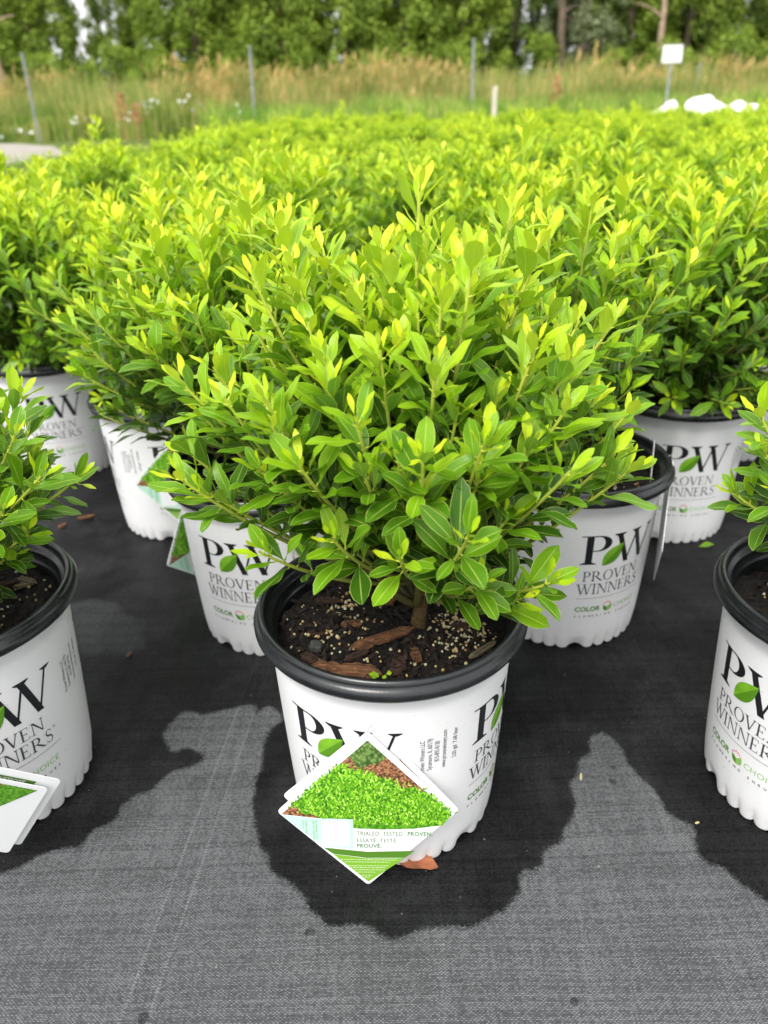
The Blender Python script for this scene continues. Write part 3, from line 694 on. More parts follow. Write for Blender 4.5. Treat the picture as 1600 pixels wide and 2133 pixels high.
def add_soil(root, seed, hero=False, twig=True):
    so = link(bpy.data.objects.new('soil', soil_mesh(seed)), root)
    cl = [(-0.045, 0.032, 0.010, 60), (0.058, 0.008, 0.016, 150), (-0.065, -0.005, 0.014, 34), (0.02, -0.055, 0.007, 10), (0.070, -0.022, 0.013, 70), (-0.03, -0.015, 0.014, 24), (-0.02, -0.05, .006, 9), (0.045, -0.03, .012, 30)] if hero else [(0.05, -0.03, 0.02, 30), (-0.03, 0.03, 0.02, 25), (-.06, -.03, .02, 25), (.06, .03, .02, 15)]
    pr = link(bpy.data.objects.new('fertilizer_prills', prills_mesh(seed, cl, 120 if hero else 50)), so); pr['kind'] = 'stuff'
    rg = random.Random(seed + 5)
    if hero:
        chips = [(-0.040, -0.066, 0.062, 0.018, 0.009, 'bark_red', -4), (-0.008, -0.022, 0.062, 0.011, 0.007, 'bark_red', 24), (0.020, -0.040, 0.010, 0.030, 0.005, 'bark_red', 8),
                 (0.052, -0.078, 0.060, 0.010, 0.006, 'bark_grey', 25), (-0.035, 0.004, 0.022, 0.010, 0.005, 'bark_red', 10), (-0.068, -0.004, 0.03, 0.009, 0.004, 'bark_dark', 12),
                 (0.078, -0.045, 0.034, 0.006, 0.004, 'bark_grey', 40), (-0.070, -0.052, 0.018, 0.010, 0.005, 'bark_dark', -40), (0.045, 0.035, 0.03, 0.008, 0.005, 'bark_dark', -20),
                 (-0.03, -0.045, 0.025, 0.007, 0.004, 'bark_dark', 30), (0.0, 0.04, 0.02, 0.01, 0.005, 'bark_red', 70), (-0.06, 0.04, 0.025, 0.008, 0.004, 'bark_dark', -10),
                 (0.004, -0.066, 0.020, 0.012, 0.005, 'bark_dark', 60), (0.062, -0.006, 0.016, 0.014, 0.005, 'bark_dark', 0)]
    else:
        chips = [(rg.uniform(-.07, .07), rg.uniform(-.07, .07), rg.uniform(.02, .04), rg.uniform(.006, .012), 0.005, rg.choice(['bark_dark', 'bark_dark', 'bark_red', 'bark_grey']), rg.uniform(0, 180)) for _ in range(9)]
    for i, (x, y, l, w_, h, m, rz) in enumerate(chips):
        c = link(bpy.data.objects.new('bark_chip', chip_mesh('bark_chip', l, w_, h, M[m], seed * 31 + i)), so)
        c.location = (x, y, soil_z(x, y, seed) + 0.0030); c.rotation_euler = (rg.uniform(-.15, .15), rg.uniform(-.08, .08), R(rz))
    # small debris crumbs: one heap of stuff
    V, F = [], []
    for _ in range(1100 if hero else 350):
        a = rg.uniform(0, 6.28); r = 0.1 * math.sqrt(rg.random()); x, y = r * math.cos(a), r * math.sin(a); z = soil_z(x, y, seed) + 0.001
        s = rg.choice([rg.uniform(0.0010, 0.003), rg.uniform(0.002, 0.0055)]); o = len(V); d = Vector((rg.gauss(0, 1), rg.gauss(0, 1), rg.gauss(0, .4))).normalized(); e = d.cross(Vector((0, 0, 1))).normalized()
        q = Vector((x, y, z)); l = s * rg.uniform(1, 3.0)
        for sx, sy, sz in ((-1, -1, 0), (1, -1, 0), (1, 1, 0), (-1, 1, 0), (0, 0, 1)): V.append(tuple(q + d * sx * l * .5 + e * sy * s * .4 + Vector((0, 0, sz * s * .6))))
        F += [(o, o + 1, o + 4), (o + 1, o + 2, o + 4), (o + 2, o + 3, o + 4), (o + 3, o, o + 4)]
    cr = mesh_obj('soil_crumbs', V, F, M['crumb'], so); cr['kind'] = 'stuff'
    if hero:
        st = link(bpy.data.objects.new('stone', chip_mesh('stone', 0.013, 0.012, 0.011, M['stone'], 3, 6)), so); st.location = (-0.066, -0.032, 0.2005)
        dl = mesh_obj('shrivelled_leaf', [(-.009, 0, .001), (-.003, .005, .004), (.004, .004, .002), (.011, .001, .006), (.003, -.005, .003), (-.004, -.004, .001)], [(0, 1, 5), (1, 2, 4, 5), (2, 3, 4)], M['bark_dark'], so)
        dl.location = (0.004, -0.062, 0.204); dl.rotation_euler = (0.3, 0.2, 0.8)
        # tiny seedling by the near rim
        rg2 = np.random.default_rng(4); n = 9
        b = np.stack([rg2.normal(-0.011, .0035, n), rg2.normal(-0.081, .0025, n), np.full(n, .2035) + rg2.uniform(0, .003, n)], 1)
        d = rg2.normal(0, 1, (n, 3)); d[:, 2] = .3; nn = np.tile([0, -.4, 1.], (n, 1))
        me = build_leaves('seedling', b, d, nn, np.full(n, .0045), np.full(n, .0042), np.full(n, .62), rg2.random(n), M['leaf'], 4, 2)
        link(bpy.data.objects.new('seedling', me), so)
    return so

# ------------------------------------------------------------------ shrubs
HERO_TIPS = [(-0.103, 0.017, 0.556), (-0.048, 0.017, 0.518), (-0.071, 0.047, 0.533), (0.074, 0.037, 0.561), (0.088, 0.0, 0.538), (0.038, -0.023, 0.507), (0.117, -0.023, 0.488), (0.155, 0.017, 0.479), (0.109, 0.037, 0.483),
 (-0.079, -0.033, 0.492), (-0.134, -0.083, 0.456), (-0.105, -0.098, 0.460), (-0.15, -0.033, 0.463), (-0.172, -0.090, 0.392), (-0.116, -0.113, 0.343), (-0.064, -0.123, 0.358), (-0.045, -0.113, 0.451), (-0.005, -0.123, 0.385),
 (-0.018, -0.148, 0.355), (0.037, -0.143, 0.334), (0.035, -0.123, 0.4), (0.023, -0.093, 0.439), (0.096, -0.093, 0.437), (0.16, -0.053, 0.374), (0.089, -0.123, 0.318), (0.126, -0.053, 0.43), (-0.096, 0.017, 0.506), (-0.127, 0.017, 0.485),
 (-0.028, -0.083, 0.486), (0.051, -0.083, 0.452), (0.078, -0.053, 0.463), (-0.064, -0.083, 0.465), (0.014, -0.043, 0.517), (-0.018, -0.033, 0.50), (-0.169, -0.053, 0.448), (0.162, -0.023, 0.407), (0.071, -0.108, 0.295),
 (-0.154, -0.083, 0.376), (0.058, -0.113, 0.366), (-0.083, -0.123, 0.413), (0.02, -0.125, 0.362), (-0.101, -0.103, 0.433), (0.072, -0.103, 0.415), (-0.018, -0.125, 0.416)]
variants = {}
def hero_cull(b, t):
    if min(t[2], b[2]) < 0.262: return True
    if t[1] < -0.02 and t[0] < 0.02 and min(t[2], b[2]) < 0.305 and (abs(t[0]) < 0.1): return True
    if t[0] < -0.085 and t[1] > -0.10 and t[2] < 0.338: return True
    if t[0] > 0.115 and t[2] < 0.335 and t[1] > -0.10: return True
    return t[1] < -0.03 and min(t[2], b[2]) < 0.285 and t[0] < 0.10 and t[0] > 0.045 and b[2] > 0.30
HERO_TIPS = [(a, b, c - (0.010 if c > 0.45 else 0)) for a, b, c in HERO_TIPS]
variants['hero'] = make_shrub(11, HERO_TIPS, nshoot=112, leader=0.570, cull=hero_cull, avoid=lambda p: (p[1] < -0.05 and p[2] < 0.38) or (abs(p[0]) > 0.09 and p[2] < 0.37), nl=8, nw=6, Rr=0.155, low=0.315)
for i in range(5):
    variants[i] = make_shrub(40 + 7 * i, (), nshoot=125, leader=(0, 0.60, 0, 0.57, 0)[i], nl=4, nw=2, Rr=0.150 + 0.012 * (i % 3), top=0.500 + 0.035 * (i % 2), low=0.30, dense=0.95)
variants['tall'] = make_shrub(97, [(-0.02, 0, 0.65), (0.03, 0.01, 0.62), (0.0, .03, .63)], nshoot=120, leader=0.69, nl=4, nw=2, Rr=0.17, dense=.9)
variants['side'] = make_shrub(123, [(0.183, -0.019, 0.350), (0.147, -0.009, 0.42), (0.154, -0.049, 0.40), (0.172, -0.059, 0.370), (0.151, -0.089, 0.355), (0.13, -0.049, 0.415), (0.145, -0.049, 0.315), (0.02, -0.14, 0.37), (0.09, -0.08, 0.45), (0.10, -0.03, 0.47)], nshoot=85, nl=6, nw=4, Rr=0.135, top=0.46, low=0.26)
variants['right'] = make_shrub(151, [(-0.160, -0.027, 0.40), (-0.155, -0.037, 0.372), (-0.145, -0.047, 0.345), (-0.165, -0.017, 0.328)], nshoot=45, nl=6, nw=4, Rr=0.125, top=0.47, low=0.3)

variants['behind'] = make_shrub(177, [], nshoot=95, nl=4, nw=2, Rr=0.150, top=0.52, low=0.31, avoid=lambda p: p[0] > 0.05 and p[2] < 0.40)
variants['over'] = make_shrub(207, [(0.0, -.165, .262), (-.06, -.160, .258), (.06, -.155, .262), (.11, -.13, .27), (-.12, -.12, .262), (-.155, -.04, .30), (.15, -.06, .30), (-.03, -.165, .31), (.03, -.16, .30)], nshoot=135, nl=4, nw=2, Rr=0.180, top=0.525, low=0.272, dense=0.95)
variants['second'] = make_shrub(188, [(-0.19, -0.04, 0.36), (-0.20, -0.03, 0.42), (-0.16, -0.07, 0.44), (-0.17, -0.05, 0.39)], nshoot=120, nl=6, nw=4, Rr=0.165, top=0.52, low=0.30, avoid=lambda p: p[1] < -0.05 and p[2] < 0.37)
GROUP = 'potted shrubs set out in rows on the black ground cloth'
def crown_rot(o, a): o.rotation_euler = (0, 0, a)
def trunk_mesh():
    P = np.array([[0.0, 0.0, 0.185], [0.001, -0.003, 0.205], [0.004, -0.001, 0.222], [0.006, 0.0, 0.245]])
    return tubes([(P, np.array([0.0085, 0.0068, 0.0056, 0.0045]), np.zeros(4))], M['trunk_bark'], 'trunk', 10)
TRUNK_ME = trunk_mesh()
def potted(name, xy, key, logo=None, s=1.0, label=None, detail=True, frot=0.0, seed=1, hero=False, lean=(0, 0), soff=(0, 0)):
    x, y = xy
    root = empty(name, (x, y, terrain(x, y) + 0.001), 0.0, s)
    tag(root, label, 'potted shrub', GROUP)
    if detail:
        pot = link(bpy.data.objects.new('plastic_pot', POT_ME), root)
        rim = link(bpy.data.objects.new('black_rim', RIM_ME), pot)
        if logo is not None:
            pot.rotation_euler = (0, 0, R(logo))
            for k in range(4):
                lg = link(bpy.data.objects.new('printed_logo', LOGO_ME), pot); lg.rotation_euler = (0, 0, R(92 * k if k < 2 else 90 * k))
            for k in range(2):
                ad = link(bpy.data.objects.new('printed_address', ADDR_ME), pot); ad.rotation_euler = (0, 0, R(66.5 + 180 * k))
        add_soil(root, seed, hero)
        tr = link(bpy.data.objects.new('trunk', TRUNK_ME), root); tr.location = (soff[0], soff[1], 0)
    else:
        link(bpy.data.objects.new('plastic_pot', SIMPLE_POT), root)
    lm, sm = variants[key]
    for nm, me in (('foliage', lm), ('stems', sm)):
        o = link(bpy.data.objects.new(nm, me), root); o.rotation_euler = (0, 0, frot); o.location = (soff[0], soff[1], 0)
    return root

A = potted('potted_shrub', (0.004, 0.580), 'hero', -53, label='large lime-green holly shrub in white pot at centre, plant tag hooked on its front', hero=True, seed=1, soff=(0.024, 0.003))
B = potted('potted_shrub', (-0.150, 0.895), 'second', -43, label='lime-green shrub behind the central one on its left, PW pot cut by the central rim', frot=0, seed=2)
Cc = potted('potted_shrub', (0.241, 0.897), 'behind', -5, label='lime-green shrub behind the central one on its right, black rim showing dark soil', frot=0, seed=3, soff=(-0.02, 0.02))
D = potted('potted_shrub', (-0.417, 0.609), 'side', 16, label='small shrub in white pot cut by the left picture edge, overlapping tags on its pot', seed=4, soff=(-0.02, 0.0))
Ee = potted('potted_shrub', (0.425, 0.577), 'right', -95, label='sparse shrub in white pot cut by the right picture edge, slim shoots over bare soil', seed=5, soff=(0.03, 0.02))
F_ = potted('potted_shrub', (-0.350, 1.209), 'over', -97, label='lime-green shrub in third row at left, fine print and mint tag on its pot', frot=0.2, seed=6, soff=(0.04, 0.0))
G_ = potted('potted_shrub', (0.468, 1.160), 'over', -28, label='lime-green shrub in third row at right, whole PW mark on a pot with notched foot', frot=0.35, seed=7)
H_ = potted('potted_shrub', (-0.64, 1.46), 'over', -8, label='lime-green shrub in the fourth row at left, its PW pot behind the small shrub', frot=0.5, seed=8)

# the rest of the block: staggered rows
DX, DY = 0.425, 0.312
rg = random.Random(77)
spots = []
row = 0; y = 1.185
for row in range(0, 31):
    y = 1.185 + DY * row
    off = 0.0 if row % 2 == 0 else 0.21
    xmin = -1.25; xmax = 0.53 * y + 0.35
    n0 = int(math.floor((xmin - 0.045 - off) / DX)); 
    for k in range(n0, 60):
        x = 0.06 + off + k * DX
        if x < xmin or x > xmax: continue
        if x < -0.51 * y - 0.25: continue
        if row == 0 and (abs(x + 0.35) < .2 or abs(x - 0.468) < .2 or abs(x + .72) < .25): continue
        if row == 1 and abs(x + 0.62) < .25: continue
        spots.append((x, y, row))
# one row-mate on each side of the front row's second rank
spots = [s_ for s_ in spots if not (s_[2] == 0 and abs(s_[0]) > 1.6)]
spots = [(-0.575, 0.93, -1)] * 0 + spots
print('spots', len(spots))
def field_label(x, y, row):
    if abs(x - 0.06) < .2 and row == 0: return 'lime-green shrub straight behind the central shrub, its pot hidden'
    return None
far = []
for i, (x, y, row) in enumerate(spots):
    key = rg.choice([0, 1, 2, 3, 4]); jx, jy = rg.uniform(-.02, .02), rg.uniform(-.02, .02)
    tall = abs(x + 0.34) < 0.22 and abs(y - 4.5) < 0.16
    o = potted('potted_shrub', (x + jx, y + jy), 'tall' if tall else key, rg.uniform(-60, 30) if row < 2 else None, rg.uniform(0.86, 1.03) if row > 3 else rg.uniform(.90, 1.06), None, row < 2, rg.uniform(0, 6.28), 20 + i)
    if tall: o['label'] = 'tallest potted shrub of the back rows, its shoot standing up above the field'
    elif row == 0 and field_label(x, y, row): o['label'] = field_label(x, y, row)
    elif row == 0: o['label'] = 'lime-green shrub at the right end of the third row, partly outside the picture'
    elif row >= 20: o['label'] = 'lime-green potted shrub in the farthest blurred rows, before the tall grass'
    elif row >= 6: o['label'] = 'lime-green potted shrub in the middle rows of the packed field, no pot showing'
    else: o['label'] = 'lime-green potted shrub in the near packed rows behind the front pots, its own pot hidden'

# ------------------------------------------------------------------ plant tags
def tag_front_layers():
    S = []
    def q(px, py): return ((px - 761) * 0.000392, 0.1726 - (py - 1540) * 0.00057)
    def poly(pts, m, off): S.append(([([q(*p) for p in pts], 0.0)], m, off))
    poly([(761, 1556), (944, 1697), (925, 1718), (860, 1726), (790, 1728), (730, 1726), (730, 1708), (651, 1706), (574, 1699)], 'photo', 0.0003)
    poly([(574, 1700.5), (651, 1707), (729, 1709), (729, 1770), (663, 1765)], 'mint', 0.0003)
    poly([(660, 1711), (722, 1711), (722, 1763), (660, 1763)], 'card', 0.0005)
    poly([(663, 1767), (760, 1775), (866, 1772), (845, 1787), (760, 1788), (684, 1780)], 'tag_dark_green', 0.0003)
    poly([(684, 1781), (760, 1789), (844, 1788), (763, 1840)], 'tag_green', 0.0003)
    return S, q
def polys_to_mesh(name, S, mats_used):
    V, F, fm = [], [], []
    for polys, m, off in S:
        mi = mats_used.index(m)
        for pts, dz in polys:
            o = len(V); V += [(x, -off - dz, z) for x, z in pts]; F.append(tuple(range(o, o + len(pts)))); fm.append(mi)
    me = bpy.data.meshes.new(name); me.from_pydata(V, [], F)
    for m in mats_used: me.materials.append(M[m])
    me.polygons.foreach_set('material_index', fm); me.update()
    return me
def card_mesh(T, Rr_, Bm, Lf, name='card', r=0.004, th=0.0007):
    # rounded diamond plate
    pts = []
    cor = [T, Rr_, Bm, Lf]
    for i in range(4):
        p = Vector(cor[i]); a = Vector(cor[i - 1]); b = Vector(cor[(i + 1) % 4])
        d1 = (a - p).normalized() * r; d2 = (b - p).normalized() * r
        for t in (0, .25, .5, .75, 1):
            pts.append(((1 - t) ** 2 * (p + d1) + 2 * t * (1 - t) * p + t * t * (p + d2)))
    n = len(pts); V = [(p.x, 0, p.y) for p in pts] + [(p.x, th, p.y) for p in pts]
    F = [tuple(range(n)), tuple(range(2 * n - 1, n - 1, -1))] + [(i, i + n, (i + 1) % n + n, (i + 1) % n) for i in range(n)]
    me = bpy.data.meshes.new(name); me.from_pydata(V, [], F); me.materials.append(M['card']); me.update()
    return me
def printed_leaves():
    rr = random.Random(12); V, F, A_ = [], [], []; pts = []
    def inside(x, z):
        if z < 0.0705 + 0.0 or abs(x) > 0.0755 * (1 - abs(z - 0.0852) / 0.0845) - 0.0035 + (0.0 if z > .0852 else .002): return False
        if x < -0.012 and z < 0.0775 + max(0, (-x - .04)) * 0.05: return False
        return z + x * 0.42 < 0.128 + rr.uniform(-.004, .004) and z + 0.5 * x > 0.0585 + rr.uniform(-.003, .003)
    while len(pts) < 2600:
        x, z = rr.uniform(-.075, .075), rr.uniform(.07, .165)
        if inside(x, z): pts.append((x, z))
    pts.sort(key=lambda p: -p[1])
    for i, (x, z) in enumerate(pts):
        a = rr.gauss(0, .65); l = rr.uniform(.0024, .0044) ; w_ = l * rr.uniform(.12, .20); dx, dz = math.sin(a), math.cos(a); o = len(V); y = -(0.00035 + i * 1.6e-7)
        for t, s_ in ((0, 0), (.35, 1), (.75, .8), (1, 0), (.75, -.8), (.35, -1)): V.append((x + dx * l * t + dz * w_ * s_, y, z + dz * l * t - dx * w_ * s_)); A_.append(0)
        c = min(1, max(0, rr.gauss(.5, .25))); A_[-6:] = [c] * 6
        F.append(tuple(range(o, o + 6)))
    me = bpy.data.meshes.new('printed_leaves'); me.from_pydata(V, [], F); me.materials.append(M['print_leaf'])
    at = me.attributes.new('age', 'FLOAT', 'POINT'); at.data.foreach_set('value', A_); me.update(); return me
def print_leaf_mat():
    s = NT('printed_leaf_picture'); c = s.ramp(s.attr('age').outputs['Fac'], [(0, (0.02, 0.09, 0.005)), (0.35, (0.08, 0.30, 0.01)), (0.65, (0.26, 0.60, 0.02)), (1, (0.55, 0.85, 0.15))])
    return s.done(s.pbr(c, 0.3, 0.5))
M['print_leaf'] = print_leaf_mat()
PRINT_LEAVES = printed_leaves()
CARD_ME = card_mesh((0.0, 0.1726), (0.0750, 0.0852), (0.0005, -0.0030), (-0.0770, 0.0848))
def make_tag(loc, rot, label, style='front', hook=True):
    root = empty('plant_tag', loc); root.rotation_euler = rot
    tag(root, label, 'plant tag')
    pl = link(bpy.data.objects.new('card', CARD_ME), root)
    S, q = tag_front_layers()
    if style == 'front':
        link(bpy.data.objects.new('printed_leaves', PRINT_LEAVES), root)
        me = polys_to_mesh('printed_design', S, ['photo', 'mint', 'card', 'tag_dark_green', 'tag_green']); link(bpy.data.objects.new('printed_design', me), root)
        T = []
        def t(txt, px, py, wpx, hpx, m, bold=0.0, sp=1.0):
            x, z = q(px, py); T.append((sans_polys(txt, x, z, hpx * 0.00057, wpx * 0.000392, sp, bold), m, 0.00045))
        t('TRIALED. TESTED.', 737, 1740.5, 104, 8.6, 'tag_grey_ink', 0.006, 1.1); t('PROVEN.', 849, 1740.5, 55, 8.6, 'tag_green_ink', 0.02, 1.1)
        t('ESSAYÉ. TESTÉ.', 737, 1754.5, 90, 8.0, 'tag_grey_ink', 0.006, 1.1); t('PROUVÉ.', 737, 1766, 55, 8.0, 'tag_green_ink', 0.02, 1.1)
        for i, (tx, wd) in enumerate([('LIRE LE CODE POUR', 0.026), ('EN SAVOIR PLUS', 0.022), ('SCAN TO', 0.010), ('LEARN MORE', 0.016)]):
            x, z = q((641, 647, 618, 625)[i], 1710); T.append((sans_polys(tx, x, z, 0.0017, wd, 1, 0, -math.pi / 2), 'tag_green_ink', 0.00045))
        me = polys_to_mesh('printed_text', T, ['tag_grey_ink', 'tag_green_ink']); link(bpy.data.objects.new('printed_text', me), root)
        # micro print in the green corner: rows of tiny pale dashes
        T = []; rr = random.Random(3)
        for py, x0, x1 in [(1791, 695, 826), (1796, 710, 812), (1804, 716, 808), (1808, 722, 800), (1813, 722, 800), (1818, 738, 780), (1825, 748, 772), (1829, 754, 766)]:
            x = x0
            while x < x1:
                w_ = rr.uniform(3, 8); a = q(x, py); b = q(min(x + w_, x1), py + 1.3); T.append(([([(a[0], b[1]), (b[0], b[1]), (b[0], a[1]), (a[0], a[1])], 0)], 'pale_ink', 0.00045)); x += w_ + 1.6
        me = polys_to_mesh('fine_print', T, ['pale_ink']); link(bpy.data.objects.new('fine_print', me), root)
    elif style == 'plain':      # photo in the upper corner, white below
        S2 = [([([(0, 0.1635), (0.0665, 0.0865), (0.02, 0.074), (-0.03, 0.0735), (-0.0685, 0.0848)], 0.0)], 'photo', 0.0003)]
        me = polys_to_mesh('printed_design', S2, ['photo']); link(bpy.data.objects.new('printed_design', me), root)
    elif style == 'band':
        n_ = Vector((0.0750, 0.0852)) - Vector((0, 0.1726)); u = n_.normalized(); v = Vector((u.y, -u.x)) * 1.0   # v points inwards (down-left)
        if v.x > 0: v = -v
        o = Vector((0, 0.1726)) + u * 0.012 + v * 0.009
        def L2(a, b): p = o + u * a + v * b; return (p.x, p.y)
        S2 = [([([L2(0, 0), L2(0.086, 0), L2(0.086, 0.008), L2(0, 0.008)], 0)], 'tag_dark_green', 0.0003)]
        me = polys_to_mesh('printed_design', S2, ['tag_dark_green']); link(bpy.data.objects.new('printed_design', me), root)
        b = L2(0.024, 0.0065); T = [(sans_polys('HARDINESS | RUSTICITÉ', b[0], b[1], 0.0046, 0.054, 1, 0.02, math.atan2(u.y, u.x)), 'card', 0.0005)]
        me = polys_to_mesh('printed_text', T, ['card']); link(bpy.data.objects.new('printed_text', me), root)
    if hook:
        P = []
        for i in range(10): 
            a = 2 * math.pi * i / 9; P.append((0.0 + 0.0022 * math.sin(a), -0.0012 + 0.001 * math.cos(a), 0.1665 + 0.0018 * math.cos(a)))
        P2 = [(0.0, -0.0008, 0.1680), (0.0005, 0.0005, 0.1722), (0.0012, 0.0010, 0.1760), (0.0030, 0.0020, 0.1782), (0.0042, 0.0040, 0.1768), (0.0040, 0.006, 0.1750)]
        me = tubes([(np.array(P), np.full(10, .0004), np.zeros(10)), (np.array(P2), np.full(6, .0004), np.zeros(6))], M['wire'], 'wire_hook', 6)
        link(bpy.data.objects.new('wire_hook', me), root)
    return root
make_tag((-0.0225, 0.4650, 0.0030), (R(-2.0), R(1.6), R(-1)), 'diamond plant tag with hedge photo and green lower corner, hooked on the central pot')
t2 = make_tag((-0.0200, 0.4725, 0.006), (R(-2.0), R(2), R(-6)), 'second diamond tag on the central pot, only its left corner showing', 'plain', hook=False)
make_tag((-0.3505, 0.488, 0.026), (R(16), R(-9), R(8)), 'white diamond tag with green photo strip in front on the pot at the left edge', 'plain')
make_tag((-0.3410, 0.494, 0.029), (R(16), R(-9), R(8)), 'rear tag on the left edge pot with a green HARDINESS RUSTICITÉ band', 'band', hook=False)
make_tag((-0.308, 1.082, 0.034), (R(0), R(2), R(4)), 'white and mint diamond tag on the third row pot at left', 'front')
make_tag((-0.2445, 0.955, 0.019), (0, R(-8), R(60)), 'tag corner sticking out at the left side of the second row pot at left', 'front')
make_tag((0.357, 0.87, 0.058), (0, 0, R(71)), 'edge-on clear and white tag hanging at the right side of the pot behind right', 'plain')
make_tag((0.346, 0.91, 0.070), (0, 0, R(73)), 'second edge-on tag just behind the hanging one at the right side of the same pot', 'plain', hook=False)

# ------------------------------------------------------------------ ground cloth with wet and dry areas
DRY = [(-0.3862, 0.4812), (-0.3617, 0.4856), (-0.3404, 0.4876), (-0.3368, 0.5068), (-0.3275, 0.5087), (-0.302, 0.5112), (-0.2957, 0.5293), (-0.2781, 0.5373), (-0.274, 0.5603), (-0.263, 0.5818), (-0.2427, 0.5837), (-0.2304, 0.6057), (-0.206, 0.6131), (-0.1972, 0.6289), (-0.2104, 0.635), (-0.2236, 0.6398), (-0.2337, 0.6286), (-0.2397, 0.6389), (-0.2553, 0.6685), (-0.2531, 0.6864), (-0.2407, 0.6981), (-0.2143, 0.6947), (-0.1931, 0.6981), (-0.1714, 0.7139), (-0.1548, 0.705), (-0.1594, 0.6896), (-0.1474, 0.6828), (-0.144, 0.7046), (-0.1331, 0.7075), (-0.1176, 0.6834), (-0.1365, 0.6614), (-0.1426, 0.6466), (-0.1364, 0.6269), (-0.142, 0.5956), (-0.1378, 0.5799), (-0.1404, 0.5563), (-0.1327, 0.5286), (-0.1248, 0.5111), (-0.1201, 0.4892), (-0.0994, 0.4735), (-0.0938, 0.4611), (-0.078, 0.4512), (-0.0764, 0.4419), (-0.062, 0.4325), (-0.0534, 0.4256), (-0.0371, 0.4274), (-0.0206, 0.4248), (-0.0145, 0.4181), (-0.0085, 0.4137), (0.0157, 0.4144), (0.021, 0.4237), (0.0342, 0.419), (0.0669, 0.4217), (0.0803, 0.4311), (0.0956, 0.4365), (0.1104, 0.4509), (0.115, 0.4652), (0.1145, 0.4752), (0.1328, 0.4797), (0.1513, 0.4947), (0.1643, 0.5133), (0.1802, 0.5326), (0.186, 0.5532), (0.1852, 0.5751), (0.1978, 0.5976), (0.2103, 0.6178), (0.2256, 0.6478), (0.2453, 0.6517), (0.2522, 0.62), (0.2513, 0.5993), (0.2631, 0.5727), (0.2654, 0.5569), (0.2743, 0.5476), (0.2726, 0.5357), (0.2871, 0.5238), (0.2869, 0.5043), (0.2832, 0.4884), (0.2979, 0.4752), (0.3037, 0.4577), (0.3228, 0.4477), (0.3259, 0.4406), (0.3532, 0.4285), (0.6, 0.40), (2.2, 0.40), (2.2, -1.5), (-2.2, -1.5), (-2.2, 0.46)]
ISLE = [(-0.4856, 0.9316), (-0.43, 0.9429), (-0.3856, 0.9385), (-0.3587, 0.8999), (-0.3391, 0.8945), (-0.3192, 0.8587), (-0.3157, 0.8257), (-0.3369, 0.8072), (-0.3677, 0.8124), (-0.3972, 0.8075), (-0.4352, 0.8493)]
def inpoly(X, Y, P):
    ins = np.zeros(X.shape, bool); n = len(P)
    for i in range(n):
        x0, y0 = P[i]; x1, y1 = P[(i + 1) % n]
        if y0 == y1: continue
        c = ((y0 > Y) != (y1 > Y)) & (X < (x1 - x0) * (Y - y0) / (y1 - y0) + x0)
        ins ^= c
    return ins
gx = np.concatenate([np.linspace(-6.0, -0.66, 40), np.arange(-0.65, 0.65, 0.0035), np.linspace(0.66, 9, 50)])
gy = np.concatenate([np.linspace(-1.5, 0.22, 12), np.arange(0.225, 1.02, 0.0035), np.linspace(1.025, 11.3, 60)])
GX, GY = np.meshgrid(gx, gy)
import mathutils
_near = (np.abs(GX) < 0.66) & (GY > 0.22) & (GY < 1.03)
WX, WY = GX.copy(), GY.copy()
for j_, i_ in zip(*np.nonzero(_near)):
    v_ = Vector((GX[j_, i_], GY[j_, i_], 0.0)); o1 = mathutils.noise.fractal(v_ * 38, 0.9, 2.1, 4); o2 = mathutils.noise.fractal(v_ * 38 + Vector((9.1, 3.3, 2.0)), 0.9, 2.1, 4)
    WX[j_, i_] += 0.0085 * o1; WY[j_, i_] += 0.0085 * o2
dry = inpoly(WX, WY, DRY).astype(float) + 0.28 * inpoly(WX, WY, ISLE)
for _ in range(7):
    b = dry.copy(); b[1:-1, 1:-1] = (dry[1:-1, 1:-1] * 2 + dry[:-2, 1:-1] + dry[2:, 1:-1] + dry[1:-1, :-2] + dry[1:-1, 2:]) / 6; dry = b
GZ = np.where(GY > 2, 0.015 * (GY - 2), 0.0)
idx = np.arange(GX.size).reshape(GX.shape)
FQ = np.stack([idx[:-1, :-1], idx[:-1, 1:], idx[1:, 1:], idx[1:, :-1]], -1).reshape(-1, 4)
cx_ = GX.ravel()[FQ].mean(1); cy_ = GY.ravel()[FQ].mean(1); FQ = FQ[(cx_ > -1.75) | (cy_ < 3)]
